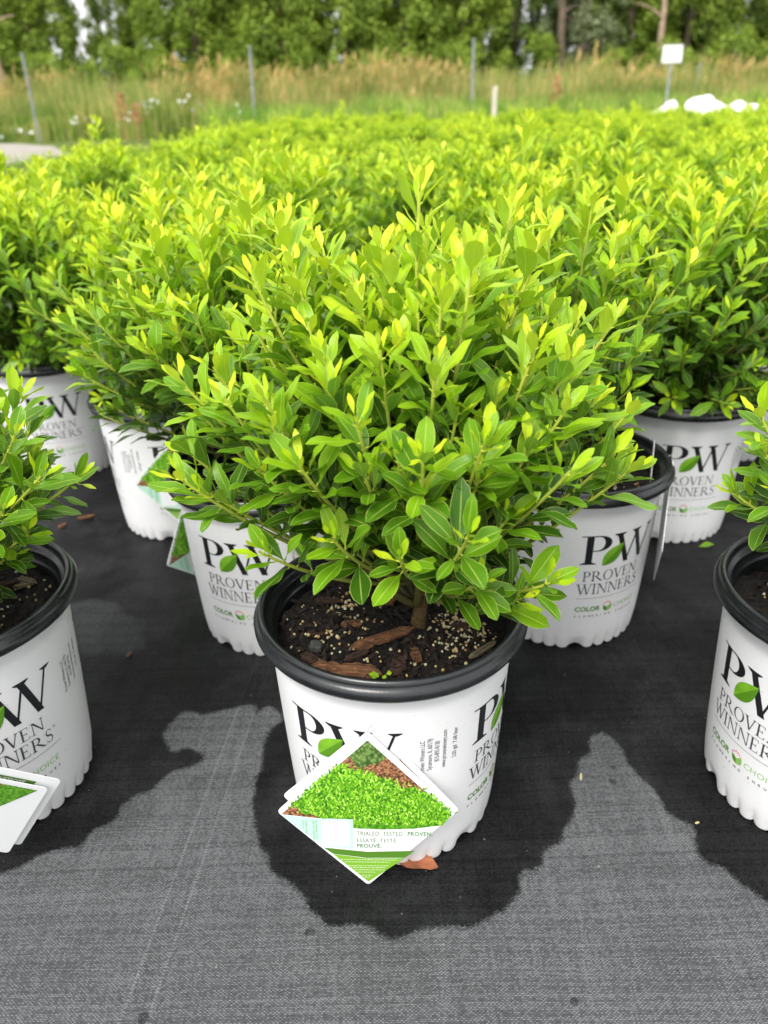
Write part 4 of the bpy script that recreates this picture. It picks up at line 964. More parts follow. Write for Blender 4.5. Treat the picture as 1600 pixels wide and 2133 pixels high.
def cloth_mat():
    s = NT('woven_ground_cloth'); co = s.coord()
    dr = s.attr('dry').outputs['Fac']
    sep = s.n('ShaderNodeSeparateXYZ'); s.L(co, sep.inputs[0]); x, y = sep.outputs[0], sep.outputs[1]
    # threads: warp along Y about 1.5 mm, weft along X about 1.1 mm
    wx = s.math('ADD', x, s.math('MULTIPLY', s.math('SUBTRACT', s.noise(co, 3, 2), .5), 0.02)); wy = s.math('ADD', y, s.math('MULTIPLY', s.math('SUBTRACT', s.noise(s.mapping(co, (1, 1, 1), (0, 0, 0), (4, 7, 1)), 3, 2), .5), 0.02))
    px, py = 0.00160, 0.00125
    ux = s.math('DIVIDE', wx, px); uy = s.math('DIVIDE', wy, py)
    ix, iy = s.math('FLOOR', ux), s.math('FLOOR', uy); fx, fy = s.math('FRACT', ux), s.math('FRACT', uy)
    cv = s.n('ShaderNodeCombineXYZ'); s.L(ix, cv.inputs[0]); s.L(iy, cv.inputs[1])
    wn = s.n('ShaderNodeTexWhiteNoise', noise_dimensions='3D'); s.L(cv.outputs[0], wn.inputs['Vector'])
    cr_ = s.n('ShaderNodeCombineXYZ'); s.L(iy, cr_.inputs[1]); wr = s.n('ShaderNodeTexWhiteNoise', noise_dimensions='3D'); s.L(cr_.outputs[0], wr.inputs['Vector'])
    cc = s.n('ShaderNodeCombineXYZ'); s.L(ix, cc.inputs[0]); wc = s.n('ShaderNodeTexWhiteNoise', noise_dimensions='3D'); s.L(cc.outputs[0], wc.inputs['Vector'])
    chk = s.math('ABSOLUTE', s.math('MODULO', s.math('ADD', ix, iy), 2.0))
    shx = s.math('SINE', s.math('MULTIPLY', fx, math.pi)); shy = s.math('SINE', s.math('MULTIPLY', fy, math.pi))
    weave = s.math('MULTIPLY', s.math('POWER', shy, 0.6), s.math('ADD', 0.45, s.math('MULTIPLY', chk, 0.55)))
    t = s.math('ADD', s.math('MULTIPLY', wn.outputs[0], 0.40), s.math('MULTIPLY', wr.outputs[0], 0.22))
    t = s.math('ADD', t, s.math('MULTIPLY', wc.outputs[0], 0.10))
    patch = s.noise(co, 14, 5, 0.6); streak = s.noise(s.mapping(co, (2.5, 40, 1)), 1.0, 4); streak2 = s.noise(s.mapping(co, (90, 3, 1)), 1.0, 3)
    lum = s.math('MULTIPLY', s.math('ADD', 0.36, t), s.math('ADD', 0.55, s.math('MULTIPLY', weave, 0.75)))
    lum = s.math('MULTIPLY', lum, s.math('ADD', 0.45, s.math('ADD', s.math('MULTIPLY', patch, 0.55), s.math('ADD', s.math('MULTIPLY', streak, 0.20), s.math('MULTIPLY', streak2, 0.34)))))
    # marker yarns: pale dashed threads running away from the camera
    yarn = None
    for xa, ya, xb, yb in [(-0.2109, 0.3615, -0.1750, 0.714), (-0.1885, 0.3755, -0.160, 0.66), (0.1478, 0.353, 0.171, 0.50), (-0.29, 0.36, -0.262, 0.56)]:
        k = (xb - xa) / (yb - ya)
        d_ = s.math('ABSOLUTE', s.math('SUBTRACT', s.math('SUBTRACT', x, xa), s.math('MULTIPLY', s.math('SUBTRACT', y, ya), k)))
        m_ = s.math('MULTIPLY', s.math('LESS_THAN', d_, 0.0011), s.math('GREATER_THAN', s.math('FRACT', s.math('DIVIDE', y, 0.0029)), 0.45))
        if xa > 0 or xa < -0.28: m_ = s.math('MULTIPLY', m_, 0.35)
        yarn = m_ if yarn is None else s.math('MAXIMUM', yarn, m_)
    lum2 = s.math('ADD', lum, s.math('MULTIPLY', yarn, 0.36))
    dryc = s.ramp(lum2, [(0.05, (0.025, 0.0255, 0.027)), (0.35, (0.046, 0.0475, 0.0495)), (0.75, (0.088, 0.0905, 0.094)), (1.0, (0.165, 0.169, 0.175))])
    wetc = s.ramp(lum2, [(0.1, (0.0015, 0.0015, 0.0017)), (0.5, (0.0042, 0.0042, 0.0045)), (0.95, (0.019, 0.0193, 0.020))])
    # ragged boundary
    edge = s.math('ADD', dr, s.math('MULTIPLY', s.math('SUBTRACT', s.noise(co, 55, 6, 0.72), 0.5), 0.70))
    edge = s.math('ADD', edge, s.math('MULTIPLY', s.math('SUBTRACT', wn.outputs[0], 0.5), 0.12))
    f = s.n('ShaderNodeMapRange', interpolation_type='SMOOTHSTEP'); s.L(edge, f.inputs['Value']); f.inputs['From Min'].default_value = 0.26; f.inputs['From Max'].default_value = 0.74
    isl = s.n('ShaderNodeMapRange'); s.L(dr, isl.inputs['Value']); isl.inputs['From Min'].default_value = 0.08; isl.inputs['From Max'].default_value = 0.3; isl.inputs['To Max'].default_value = 0.34
    F2 = s.math('MAXIMUM', f.outputs[0], s.math('MULTIPLY', isl.outputs[0], s.math('GREATER_THAN', y, 0.775)))
    # damp spots on the dry part
    vd = s.voro(co, 22); spot = s.math('MULTIPLY', s.math('LESS_THAN', vd.outputs['Distance'], 0.10), s.math('GREATER_THAN', s.noise(co, 9, 1), 0.56))
    F3 = s.math('MULTIPLY', F2, s.math('SUBTRACT', 1.0, s.math('MULTIPLY', spot, 0.6)))
    haze_ = s.ramp(s.noise(co, 7, 4, 0.6), [(0.45, (0, 0, 0)), (0.75, (0.20,) * 3)])
    F3 = s.math('MAXIMUM', F3, haze_)
    c = s.mix(F3, wetc, dryc)
    fl = s.math('GREATER_THAN', s.noise(co, 210, 1, 0.3), 0.80); c = s.mix(s.math('MULTIPLY', fl, 0.5), c, (0.30, 0.28, 0.24))
    mud = s.math('MULTIPLY', s.ramp(s.noise(co, 26, 5, 0.7), [(0.60, (0, 0, 0)), (0.72, (1, 1, 1))]), 0.35); c = s.mix(mud, c, (0.030, 0.028, 0.026))
    rough = s.math('ADD', 0.42, s.math('MULTIPLY', F3, 0.35))
    h = s.math('ADD', weave, s.math('MULTIPLY', wn.outputs[0], 0.5))
    nrm = s.bump(h, 0.22, 0.0004)
    nrm = s.bump(s.noise(co, 9, 3), 0.5, 0.008, nrm)
    return s.done(s.pbr(c, rough, s.math('SUBTRACT', 0.10, s.math('MULTIPLY', F3, 0.04)), nrm))
M['cloth'] = cloth_mat()
gme = quads_mesh('ground_cloth', np.stack([GX.ravel(), GY.ravel(), GZ.ravel()], 1), FQ, M['cloth'], attrs={'dry': dry.ravel()}, smooth=True)
tag(link(bpy.data.objects.new('ground_cloth', gme)), kind='structure')

# wide ground beneath and beyond
def ground_mat():
    s = NT('grassy_ground'); co = s.coord()
    f = s.noise(co, 0.8, 6, 0.6)
    return s.done(s.pbr(s.ramp(f, [(0.3, (0.05, 0.09, 0.02)), (0.55, (0.13, 0.17, 0.04)), (0.75, (0.24, 0.21, 0.09))]), 0.95, 0.1, s.bump(s.noise(co, 20, 5), 0.8, 0.05)))
M['ground'] = ground_mat()
ys = [-3, 2, 12, 42, 120, 500]; xs = [-500, -60, -10, 0, 10, 60, 500]
V = [(x, y, terrain(x, y) - 0.006) for y in ys for x in xs]; nx_ = len(xs)
F = [(j * nx_ + i, j * nx_ + i + 1, (j + 1) * nx_ + i + 1, (j + 1) * nx_ + i) for j in range(len(ys) - 1) for i in range(nx_ - 1)]
tag(mesh_obj('ground', V, F, M['ground']), kind='structure')
def gravel_mat():
    s = NT('pale_gravel'); co = s.coord()
    f = s.noise(co, 3, 6, 0.7)
    return s.done(s.pbr(s.ramp(f, [(0.3, (0.26, 0.23, 0.20)), (0.7, (0.46, 0.42, 0.38))]), 0.95, 0.1, s.bump(s.noise(co, 30, 4), 0.8, 0.03)))
M['gravel'] = gravel_mat()
V, F = [], []; rr = random.Random(5)
for i in range(25):
    t = i / 24; x = -40 + 34.9 * t
    V.append((x, 11.8 + rr.uniform(-.25, .25) + 1.5 * (1 - t), 0)); V.append((x, 20.6 - 6.5 * max(0, (t - .86) / .14) ** 2 + rr.uniform(-.3, .3), 0))
V = [(x, y, terrain(x, y) - 0.001) for x, y, _ in V]
F = [(2 * i, 2 * i + 2, 2 * i + 3, 2 * i + 1) for i in range(24)]
tag(mesh_obj('gravel_path', V, F, M['gravel']), kind='structure')

# ------------------------------------------------------------------ little things on the cloth
def dead_leaf(name, loc, rz, L_, label, mat, cat='fallen leaf'):
    me = build_leaves(name, np.array([[0., -L_ / 2, .003]]), np.array([[0, 1., 0]]), np.array([[0, 0, 1.]]), np.array([L_]), np.array([L_ * .42]), np.array([.5]), np.array([.3]), M[mat], 8, 4, np.array([0.04]), np.array([0.35]))
    o = link(bpy.data.objects.new(name, me)); o.location = loc; o.rotation_euler = (0, 0, rz)
    return tag(o, label, cat)
dead_leaf('fallen_leaf', (0.020, 0.4845, 0.001), R(-100), 0.044, 'curled reddish brown leaf on the cloth below the central pot and its tag', 'dead_leaf')
dead_leaf('fallen_leaf', (0.505, 1.050, 0.001), R(-70), 0.03, 'small fallen green leaf on the black cloth below the notched pot at right', 'leaf')
def bit(name, loc, rz, l, w_, mat, label, cat):
    o = link(bpy.data.objects.new(name, chip_mesh(name, l, w_, w_ * .6, M[mat], 9, 5))); o.location = loc; o.rotation_euler = (0, 0, R(rz)); return tag(o, label, cat)
bit('bark_fleck', (-0.3334, 0.8081, 0.0025), 80, 0.012, 0.003, 'bark_red', 'tiny orange bark fleck on the cloth beside the grey damp patch at left', 'bark fleck')
bit('straw_bit', (0.1972, 0.5844, 0.0015), 75, 0.010, 0.0022, 'straw', 'short pale straw bit at the wet edge right of the central pot', 'straw')
bit('straw_bit', (0.2947, 0.523, 0.0015), 20, 0.005, 0.002, 'straw', 'tiny yellow straw crumb near the pot at the right edge', 'straw')
for i, (x, y, l, lb) in enumerate([(-0.52, 1.20, 0.03, 'reddish bark piece lying at the foot of the far left pot'), (-0.55, 1.17, 0.018, 'smaller bark crumb lying before the reddish piece by the far left pot')]):
    bit('bark_fleck', (x, y, 0.004), 20 + 50 * i, l, 0.008, 'bark_red', lb, 'bark fleck')

# ------------------------------------------------------------------ tall grass, weeds, flowers
def blades_mesh(name, n, xr, yr, hr, wd, mat, seed, heads=False, clump=0.0, dens=None, nseg=3, lean=0.35):
    rg_ = np.random.default_rng(seed)
    x = rg_.uniform(*xr, n); y = rg_.uniform(*yr, n)
    if dens is not None:
        keep = rg_.random(n) < dens(x, y); x, y = x[keep], y[keep]; n = len(x)
    z = np.where(y > 2, 0.015 * (y - 2), 0) - 0.02
    cl = 0.5 + 0.5 * np.sin(x * 1.9 + 2 * np.sin(y)) * np.sin(x * 0.73 + 1.3) if clump else 0.5
    h = rg_.uniform(*hr, n) * (1 + clump * (cl - 0.5))
    a = rg_.uniform(0, 6.28, n); ln = rg_.uniform(0.05, lean, n) * h
    wv = wd * rg_.uniform(0.6, 1.4, n); fa = rg_.normal(0, 0.6, n)
    t = np.linspace(0, 1, nseg + 1)
    cxp = x[:, None] + np.cos(a)[:, None] * ln[:, None] * t ** 2; cyp = y[:, None] + np.sin(a)[:, None] * ln[:, None] * t ** 2
    cz = z[:, None] + h[:, None] * t * (1 - 0.12 * t)
    w_ = wv[:, None] * (1 - 0.85 * t) * 0.5
    L_ = np.stack([cxp - np.cos(fa)[:, None] * w_, cyp - np.sin(fa)[:, None] * w_, cz], -1); R_ = np.stack([cxp + np.cos(fa)[:, None] * w_, cyp + np.sin(fa)[:, None] * w_, cz], -1)
    P = np.stack([L_, R_], 2).reshape(n, -1, 3); k = P.shape[1]
    base = np.array([[2 * i, 2 * i + 1, 2 * i + 3, 2 * i + 2] for i in range(nseg)])
    Fq = (base[None] + (np.arange(n) * k)[:, None, None]).reshape(-1, 4); V_ = P.reshape(-1, 3)
    age = np.repeat(rg_.random(n), k); hh = np.tile(np.repeat(t, 2), n)
    return quads_mesh(name, V_, Fq, mat, attrs={'age': age, 'hgt': hh}), (cxp[:, -1], cyp[:, -1], cz[:, -1])
def grass_mat(name, stops, tipc=None, tipf=0.0, trans=0.3):
    s = NT(name); a = s.attr('age').outputs['Fac']; c = s.ramp(a, stops)
    if tipc:
        h = s.attr('hgt').outputs['Fac']; c = s.mix(s.math('MULTIPLY', s.math('POWER', h, 1.5), tipf), c, tipc)
    g_ = s.ramp(s.noise(s.mapping(s.coord(), (0.9, 0.5, 1.6)), 1.0, 4, 0.6), [(0.38, (0.42, 0.62, 0.40)), (0.56, (1, 1, 1))]); c = s.mix(1.0, c, g_, 'MULTIPLY')
    p = s.pbr(c, 0.7, 0.2); tr = s.n('ShaderNodeBsdfTranslucent'); s.L(c, tr.inputs[0]); mx = s.n('ShaderNodeMixShader'); mx.inputs[0].default_value = trans
    s.L(p, mx.inputs[1]); s.L(tr.outputs[0], mx.inputs[2]); return s.done(mx.outputs[0])
M['tall_grass'] = grass_mat('tall_reed_grass', [(0, (0.22, 0.30, 0.08)), (0.45, (0.38, 0.44, 0.12)), (0.75, (0.55, 0.46, 0.16)), (1, (0.70, 0.50, 0.22))])
M['weeds'] = grass_mat('green_weeds', [(0, (0.16, 0.28, 0.05)), (0.5, (0.34, 0.50, 0.08)), (0.85, (0.50, 0.60, 0.12)), (1, (0.58, 0.48, 0.20))])
M['seed_head'] = grass_mat('tan_seed_heads', [(0, (0.50, 0.34, 0.11)), (0.5, (0.68, 0.48, 0.19)), (1, (0.80, 0.60, 0.28))])
M['dock'] = simple('rust_dock', (0.46, 0.25, 0.12), 0.8, 0.2, 0.3, 8)
gm, tips = blades_mesh('tall_grass', 30000, (-19, 19), (20.2, 26.5), (0.85, 1.62), 0.028, M['tall_grass'], 3, clump=0.40, lean=0.22)
tg = tag(link(bpy.data.objects.new('tall_grass', gm)), 'tall reed grass with tan seed heads along the field edge', 'grass', kind='stuff')
# seed heads: plumes at part of the tips
def plumes(name, tips, n, seed, mat, size=(0.16, 0.30), wd=0.03):
    rg_ = np.random.default_rng(seed); X, Y, Z = tips
    pat = np.sin(X * 1.25 + 0.6) + np.sin(X * 0.52 + 2.1) + rg_.normal(0, .7, len(X))
    ids = np.argsort(-pat)[:n * 2]; ids = rg_.choice(ids, n, replace=False)
    Vs, Fs, As = [], [], []; o = 0
    h = rg_.uniform(*size, n)
    for q, i in enumerate(ids):
        b = np.array([X[i], Y[i], Z[i] - 0.05]); dx = rg_.uniform(-.10, .22); w_ = wd * rg_.uniform(.6, 1.3)
        for k in range(2):
            f = rg_.uniform(0, 3.14); e = np.array([np.cos(f), np.sin(f), 0]) * w_
            tp = b + [dx, 0, h[q]]
            m_ = (b + tp) / 2
            Vs += [b, m_ - e, tp, m_ + e]; Fs.append([o, o + 1, o + 2, o + 3]); o += 4; As += [rg_.random()] * 4
    return quads_mesh(name, np.array(Vs), np.array(Fs), mat, attrs={'age': np.array(As)})
sh = link(bpy.data.objects.new('seed_heads', plumes('seed_heads', tips, 5600, 8, M['seed_head'])), tg); sh['kind'] = 'stuff'
wm, wt = blades_mesh('low_weeds', 26000, (-18, 15), (17.6, 20.6), (0.30, 0.85), 0.035, M['weeds'], 6, clump=0.5, dens=lambda x, y: np.where((x < -3.6) & (y < 20.4), 0.0, 1.0), lean=0.4)
tag(link(bpy.data.objects.new('low_weeds', wm)), 'low green weeds in front of the tall reed grass', 'weeds', kind='stuff')
wm2, _ = blades_mesh('verge_grass', 9000, (-17, -3.2), (20.3, 22.0), (0.35, 0.95), 0.035, M['weeds'], 16, clump=0.5, lean=0.4)
tag(link(bpy.data.objects.new('verge_grass', wm2)), 'light green verge grass beside the gravel path at left', 'grass', kind='stuff')
wm3, _ = blades_mesh('strip_grass', 9000, (-7, 8), (11.4, 13.5), (0.10, 0.28), 0.02, M['weeds'], 26, clump=0.5, dens=lambda x, y: np.where((x < -3.0) & (y > 11.7), 0, 1.0), lean=0.4)
tag(link(bpy.data.objects.new('strip_grass', wm3)), 'short green grass strip just beyond the last row of pots', 'grass', kind='stuff')

def flower_patch(x, y, z0, n, spread, label, seed, col='white'):
    rg_ = np.random.default_rng(seed); Vs, Fs = [], []; o = 0
    for _ in range(n):
        c = np.array([x + rg_.normal(0, spread), y + rg_.normal(0, .1), z0 + rg_.normal(0, spread * .4)]); r_ = rg_.uniform(.02, .04)
        for k in range(2):
            nrm_ = rg_.normal(0, 1, 3); nrm_ /= np.linalg.norm(nrm_); a_ = np.cross(nrm_, [0, 0, 1.]); a_ /= np.linalg.norm(a_); b_ = np.cross(nrm_, a_)
            ring = [c + r_ * (np.cos(t) * a_ + np.sin(t) * b_) for t in np.linspace(0, 2 * np.pi, 6, endpoint=False)]
            Vs += ring; Fs.append(tuple(range(o, o + 6))); o += 6
    st = []
    for _ in range(4):
        a = np.array([x + rg_.normal(0, spread), y, terrain(x, y)]); st.append((np.array([a, [a[0], y, z0]]), np.array([.01, .006]), np.array([.5, .5])))
    root = empty('wildflower_clump', (0, 0, 0))
    mesh_obj('blossoms', [tuple(v) for v in Vs], Fs, M['petal'], root); link(bpy.data.objects.new('stalks', tubes(st, M['stem'], 'stalks', 4)), root)
    tag(root, label, 'wildflowers', 'clumps of white wildflowers in the weeds')
M['petal'] = simple('white_petal', (0.82, 0.82, 0.78), 0.6)
for i, (px_, z_, n, lb) in enumerate([(-5.15, 1.02, 12, 'largest cluster of white flowers in the dark green weeds'), (-4.3, 1.02, 8, 'white flower cluster just right of the largest one'),
        (-6.9, 0.70, 9, 'white flowers left of the reddish dock stalks'), (-8.3, 0.48, 9, 'small white flowers low at the left beside the path'), (-3.0, 0.86, 7, 'faint white flowers right of the flower clusters'), (-5.8, .7, 7, 'white flowers low between the reddish dock stalks')]):
    flower_patch(px_, 20.1, z_, n, 0.16, lb, 50 + i)
def dock(x, y, h, label, seed):
    rg_ = np.random.default_rng(seed); root = empty('dock_plant', (x, y, terrain(x, y)))
    pts = np.array([[0, 0, 0], [0.02, 0, h * .5], [0.05, 0, h]]); link(bpy.data.objects.new('stalk', tubes([(pts, np.array([.015, .012, .006]), np.zeros(3))], M['dock'], 'stalk', 5)), root)
    Vs, Fs = [], []; o = 0
    for _ in range(160):
        t = rg_.uniform(.45, 1); c = np.array([0.03 * t + rg_.normal(0, .13 * (1.25 - t)), rg_.normal(0, .07), h * t]); e = rg_.normal(0, .017, 3); g = rg_.normal(0, .017, 3)
        Vs += [c - e, c - g, c + e, c + g]; Fs.append((o, o + 1, o + 2, o + 3)); o += 4
    mesh_obj('seed_spike', [tuple(v) for v in Vs], Fs, M['dock'], root)
    tag(root, label, 'weed plant', 'rust coloured dock plants')
dock(4.02, 19.4, 1.10, 'tall rust-coloured dock stalk standing alone right of centre in the grass', 1)
dock(-5.45, 18.8, 0.95, 'rust-coloured dock plant in the grass at left', 2)
dock(-5.05, 18.4, 0.75, 'shorter rust-coloured dock plant just right of the taller one at left', 3)

# ------------------------------------------------------------------ posts, stake, sign, bags
M['galv'] = simple('weathered_metal', (0.32, 0.35, 0.34), 0.5, 0.5, 0.25, 12)
M['wood_pale'] = simple('pale_wood', (0.62, 0.56, 0.45), 0.8, 0.2, 0.25, 15)
M['signw'] = simple('white_sign_board', (0.85, 0.85, 0.82), 0.5)
M['bag'] = simple('white_sheeting', (0.86, 0.86, 0.87), 0.5, 0.4, 0.06, 3, 0.6, 5, 0.08)
def fence_post(x, y, top, label, lean=0.0):
    z = terrain(x, y); h = top - z; root = empty('fence_post', (x, y, z)); root.rotation_euler = (0, lean, 0)
    V, F = [], []
    def bx(x0, x1, y0, y1, z0, z1):
        o = len(V); V.extend([(a, b, c) for c in (z0, z1) for a, b in ((x0, y0), (x1, y0), (x1, y1), (x0, y1))])
        F.extend([(o, o + 3, o + 2, o + 1), (o + 4, o + 5, o + 6, o + 7), (o, o + 1, o + 5, o + 4), (o + 1, o + 2, o + 6, o + 5), (o + 2, o + 3, o + 7, o + 6), (o + 3, o, o + 4, o + 7)])
    bx(-.028, .028, -.006, .006, -.1, h); bx(-.006, .006, -.036, -.0065, -.1, h - .003)
    k = .3
    while k < h: bx(-.012, .012, -.046, -.0365, k, k + .03); k += .2
    mesh_obj('steel_post', V, F, M['galv'], root)
    V2, F2 = [], []; 
    V, F = V2, F2; bx(-.034, .034, -.05, .012, h + .001, h + .03); mesh_obj('cap', V, F, M['galv'], root)
    tag(root, label, 'fence post', 'thin metal fence posts in the tall grass')
fence_post(-7.8, 20.0, 2.02, 'thin metal fence post leaning near the left edge, in front of the trees', R(0))
fence_post(-2.77, 20.0, 2.05, 'thin metal fence post left of centre above the tall grass', R(1))
fence_post(2.24, 20.0, 2.10, 'thin metal fence post right of centre, tallest above the tan grass', R(0))
fence_post(8.05, 22.0, 1.60, 'faint short metal fence post right of the white sign', R(2))
sx, sy = 1.72, 12.5; sz = terrain(sx, sy)
root = empty('survey_stake', (sx, sy, sz)); V, F = lathe([(.001, -.1), (.045, -.05), (.045, .80), (.04, .815), (.001, .816)], 4)
mesh_obj('stake', V, F, M['wood_pale'], root).rotation_euler = (0, 0, R(45)); V, F = lathe([(.0455, .74), (.0458, .76), (.0455, .80)], 4); mesh_obj('painted_band', V, F, M['wood_pale'], root).rotation_euler = (0, 0, R(45))
tag(root, 'pale wooden stake standing at the end of the shrub field', 'stake')
sx, sy = 5.72, 17.0; sz = terrain(sx, sy); root = empty('sign', (sx, sy, sz)); root.rotation_euler = (0, R(-1), R(8))
h = 1.72 - sz
def rbox(x0, x1, y0, y1, z0, z1, b=0.01):
    bm = bmesh.new(); bmesh.ops.create_cube(bm, size=1.0)
    for v in bm.verts: v.co = ((x0 + x1) / 2 + v.co.x * (x1 - x0), (y0 + y1) / 2 + v.co.y * (y1 - y0), (z0 + z1) / 2 + v.co.z * (z1 - z0))
    bmesh.ops.bevel(bm, geom=bm.edges[:], offset=b, segments=2, affect='EDGES'); me = bpy.data.meshes.new('box'); bm.to_mesh(me); bm.free(); return me
me = rbox(-.20, .20, -.012, .012, h - .30, h, .005); me.materials.append(M['signw']); link(bpy.data.objects.new('board', me), root)
me = rbox(-.022, .022, .013, .045, -.2, h - .05, .004); me.materials.append(M['galv']); link(bpy.data.objects.new('post', me), root)
tag(root, 'small blank white sign board on a thin post in the tall grass', 'sign')
def bag(x, y, wd, hh, label, seed):
    import mathutils
    bm = bmesh.new(); bmesh.ops.create_icosphere(bm, subdivisions=5, radius=1.0)
    for v in bm.verts:
        n = mathutils.noise.noise(v.co * 1.6 + Vector((seed, 0, 0))) * .22 + mathutils.noise.noise(v.co * 4 + Vector((0, seed, 0))) * .09 + abs(mathutils.noise.noise(v.co * 9)) * .05
        c = v.co * (1 + n); v.co = (c.x * wd / 2, c.y * wd / 2.2, max(-.05, hh * (0.35 + c.z * 0.62)))
    me = bpy.data.meshes.new('white_bundle'); bm.to_mesh(me); bm.free(); me.materials.append(M['bag'])
    for p in me.polygons: p.use_smooth = True
    o = link(bpy.data.objects.new('white_bundle', me)); o.location = (x, y, terrain(x, y)); return tag(o, label, 'white bundle', 'white wrapped bundles at the end of the shrub field')
bag(4.37, 12.8, .66, .55, 'white wrapped bundle, leftmost of the three beyond the field', 1)
bag(4.95, 13.0, .84, .61, 'largest white wrapped bundle, in the middle of the three', 4)
bag(5.58, 13.1, .66, .56, 'white wrapped bundle, rightmost of the three beyond the field', 9)

# ------------------------------------------------------------------ trees
def tree_leaf_mat(name, stops):
    s = NT(name); a = s.attr('age').outputs['Fac']; c = s.ramp(a, stops)
    p = s.pbr(c, 0.6, 0.3); tr = s.n('ShaderNodeBsdfTranslucent'); s.L(c, tr.inputs[0]); mx = s.n('ShaderNodeMixShader'); mx.inputs[0].default_value = .45
    s.L(p, mx.inputs[1]); s.L(tr.outputs[0], mx.inputs[2]); return s.done(mx.outputs[0])
M['tree_green'] = tree_leaf_mat('tree_foliage', [(0, (0.085, 0.125, 0.02)), (0.5, (0.28, 0.40, 0.055)), (1, (0.50, 0.62, 0.10))])
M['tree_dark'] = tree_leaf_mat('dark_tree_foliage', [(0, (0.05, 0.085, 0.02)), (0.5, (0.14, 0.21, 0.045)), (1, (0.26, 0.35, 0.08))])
M['tree_grey'] = tree_leaf_mat('grey_green_foliage', [(0, (0.13, 0.16, 0.07)), (0.5, (0.24, 0.29, 0.14)), (1, (0.40, 0.45, 0.26))])
M['tree_bark'] = simple('tree_bark', (0.16, 0.12, 0.09), 0.9, 0.1, 0.4, 4, 0.8, 12, 0.05)
M['pale_bark'] = simple('pale_bark', (0.42, 0.30, 0.22), 0.9, 0.1, 0.3, 4, 0.8, 12, 0.05)
def crown_mesh(seed, H=8.5, Rc=1.9, nclump=150, per=150, base=0.35, shape='cedar', mat='tree_green', leaf=0.062):
    rg_ = np.random.default_rng(seed); cs = []
    for _ in range(nclump):
        z = base + (H - base) * rg_.random() ** 0.9; t = (z - base) / (H - base)
        rr_ = Rc * (np.clip(1.15 - t, 0, 1) ** 0.55) * (0.65 + .35 * min(1, t * 8)) if shape == 'cedar' else Rc * np.sqrt(max(0.02, 1 - (2 * t - 1) ** 2))
        a = rg_.uniform(0, 6.28); r_ = rr_ * rg_.uniform(0.45, 1.0) ** .6
        cs.append((np.cos(a) * r_, np.sin(a) * r_, z, rg_.uniform(.20, .42), rg_.uniform(-.30, .30), t))
    P, N, A_ = [], [], []
    for x, y_, z, s_, ca, t in cs:
        d = rg_.normal(0, 1, (per, 3)); d /= np.linalg.norm(d, axis=1, keepdims=True); d *= rg_.random((per, 1)) ** .45
        q = np.array([x, y_, z]) + d * np.array([s_, s_, s_ * 1.25]); q[:, 2] -= 0.35 * (d[:, 0] ** 2 + d[:, 1] ** 2) * s_
        P.append(q); A_.append(np.clip(0.5 + ca + rg_.normal(0, .16, per), 0, 1)); N.append(d + np.array([0, 0, .6]) + rg_.normal(0, .5, (per, 3)))
    P, N, A_ = np.concatenate(P), np.concatenate(N), np.concatenate(A_); n = len(P)
    N /= np.linalg.norm(N, axis=1, keepdims=True); r1 = rg_.normal(0, 1, (n, 3)); U = np.cross(N, r1); U /= np.linalg.norm(U, axis=1, keepdims=True); W_ = np.cross(N, U)
    s1 = (leaf * rg_.uniform(.6, 1.4, n))[:, None]; s2 = s1 * .55
    V_ = np.stack([P - U * s1, P + W_ * s2, P + U * s1, P - W_ * s2], 1).reshape(-1, 3)
    F_q = np.arange(4 * n).reshape(-1, 4)
    return quads_mesh('crown', V_, F_q, M[mat], attrs={'age': np.repeat(A_, 4)}, smooth=False)
def tree_trunk(seed, H, r=0.16, limbs=9, spread=1.3, z0=1.2, mat='tree_bark', lean=0.0):
    rg_ = np.random.default_rng(seed); P = np.array([[lean * t * t + rg_.normal(0, .03), rg_.normal(0, .03), H * t] for t in np.linspace(0, 1, 9)])
    paths = [(P, r * (1 - 0.85 * np.linspace(0, 1, 9)), np.zeros(9))]
    for i in range(limbs):
        t = z0 / H + (0.9 - z0 / H) * (i + .5) / limbs; b = np.array([np.interp(t, np.linspace(0, 1, 9), P[:, c]) for c in range(3)]); a = i * 2.4; L_ = spread * (1.1 - t)
        e = b + np.array([np.cos(a) * L_, np.sin(a) * L_, L_ * .35]); m_ = (b + e) / 2 + np.array([0, 0, -.08 * L_])
        paths.append((bez(b, m_, e, 6), r * .35 * (1 - t * .6) * np.linspace(1, .2, 6), np.zeros(6)))
    return tubes(paths, M[mat], 'trunk', 8)
CR = {('cedar', i): (crown_mesh(200 + i, 8.6 + .5 * i, 1.80 + .2 * (i % 2), 430, 120), tree_trunk(300 + i, 8.2)) for i in range(4)}
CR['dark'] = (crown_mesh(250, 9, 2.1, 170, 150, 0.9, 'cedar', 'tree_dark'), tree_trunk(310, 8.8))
CR['grey'] = (crown_mesh(260, 8, 1.5, 120, 150, 1.3, 'cedar', 'tree_grey'), tree_trunk(311, 7.8))
CR['round'] = (crown_mesh(270, 7, 1.7, 130, 150, 1.0, 'oval', 'tree_green'), tree_trunk(312, 6.0))
def tree(key, x, y, label, s=1.0, rz=0.0, name='evergreen_tree', group='dense trees behind the tall grass'):
    cm, tm = CR[key]; root = empty(name, (x, y, terrain(x, y)), rz, s)
    link(bpy.data.objects.new('trunk', tm), root); link(bpy.data.objects.new('crown', cm), root)
    return tag(root, label, 'tree', group)
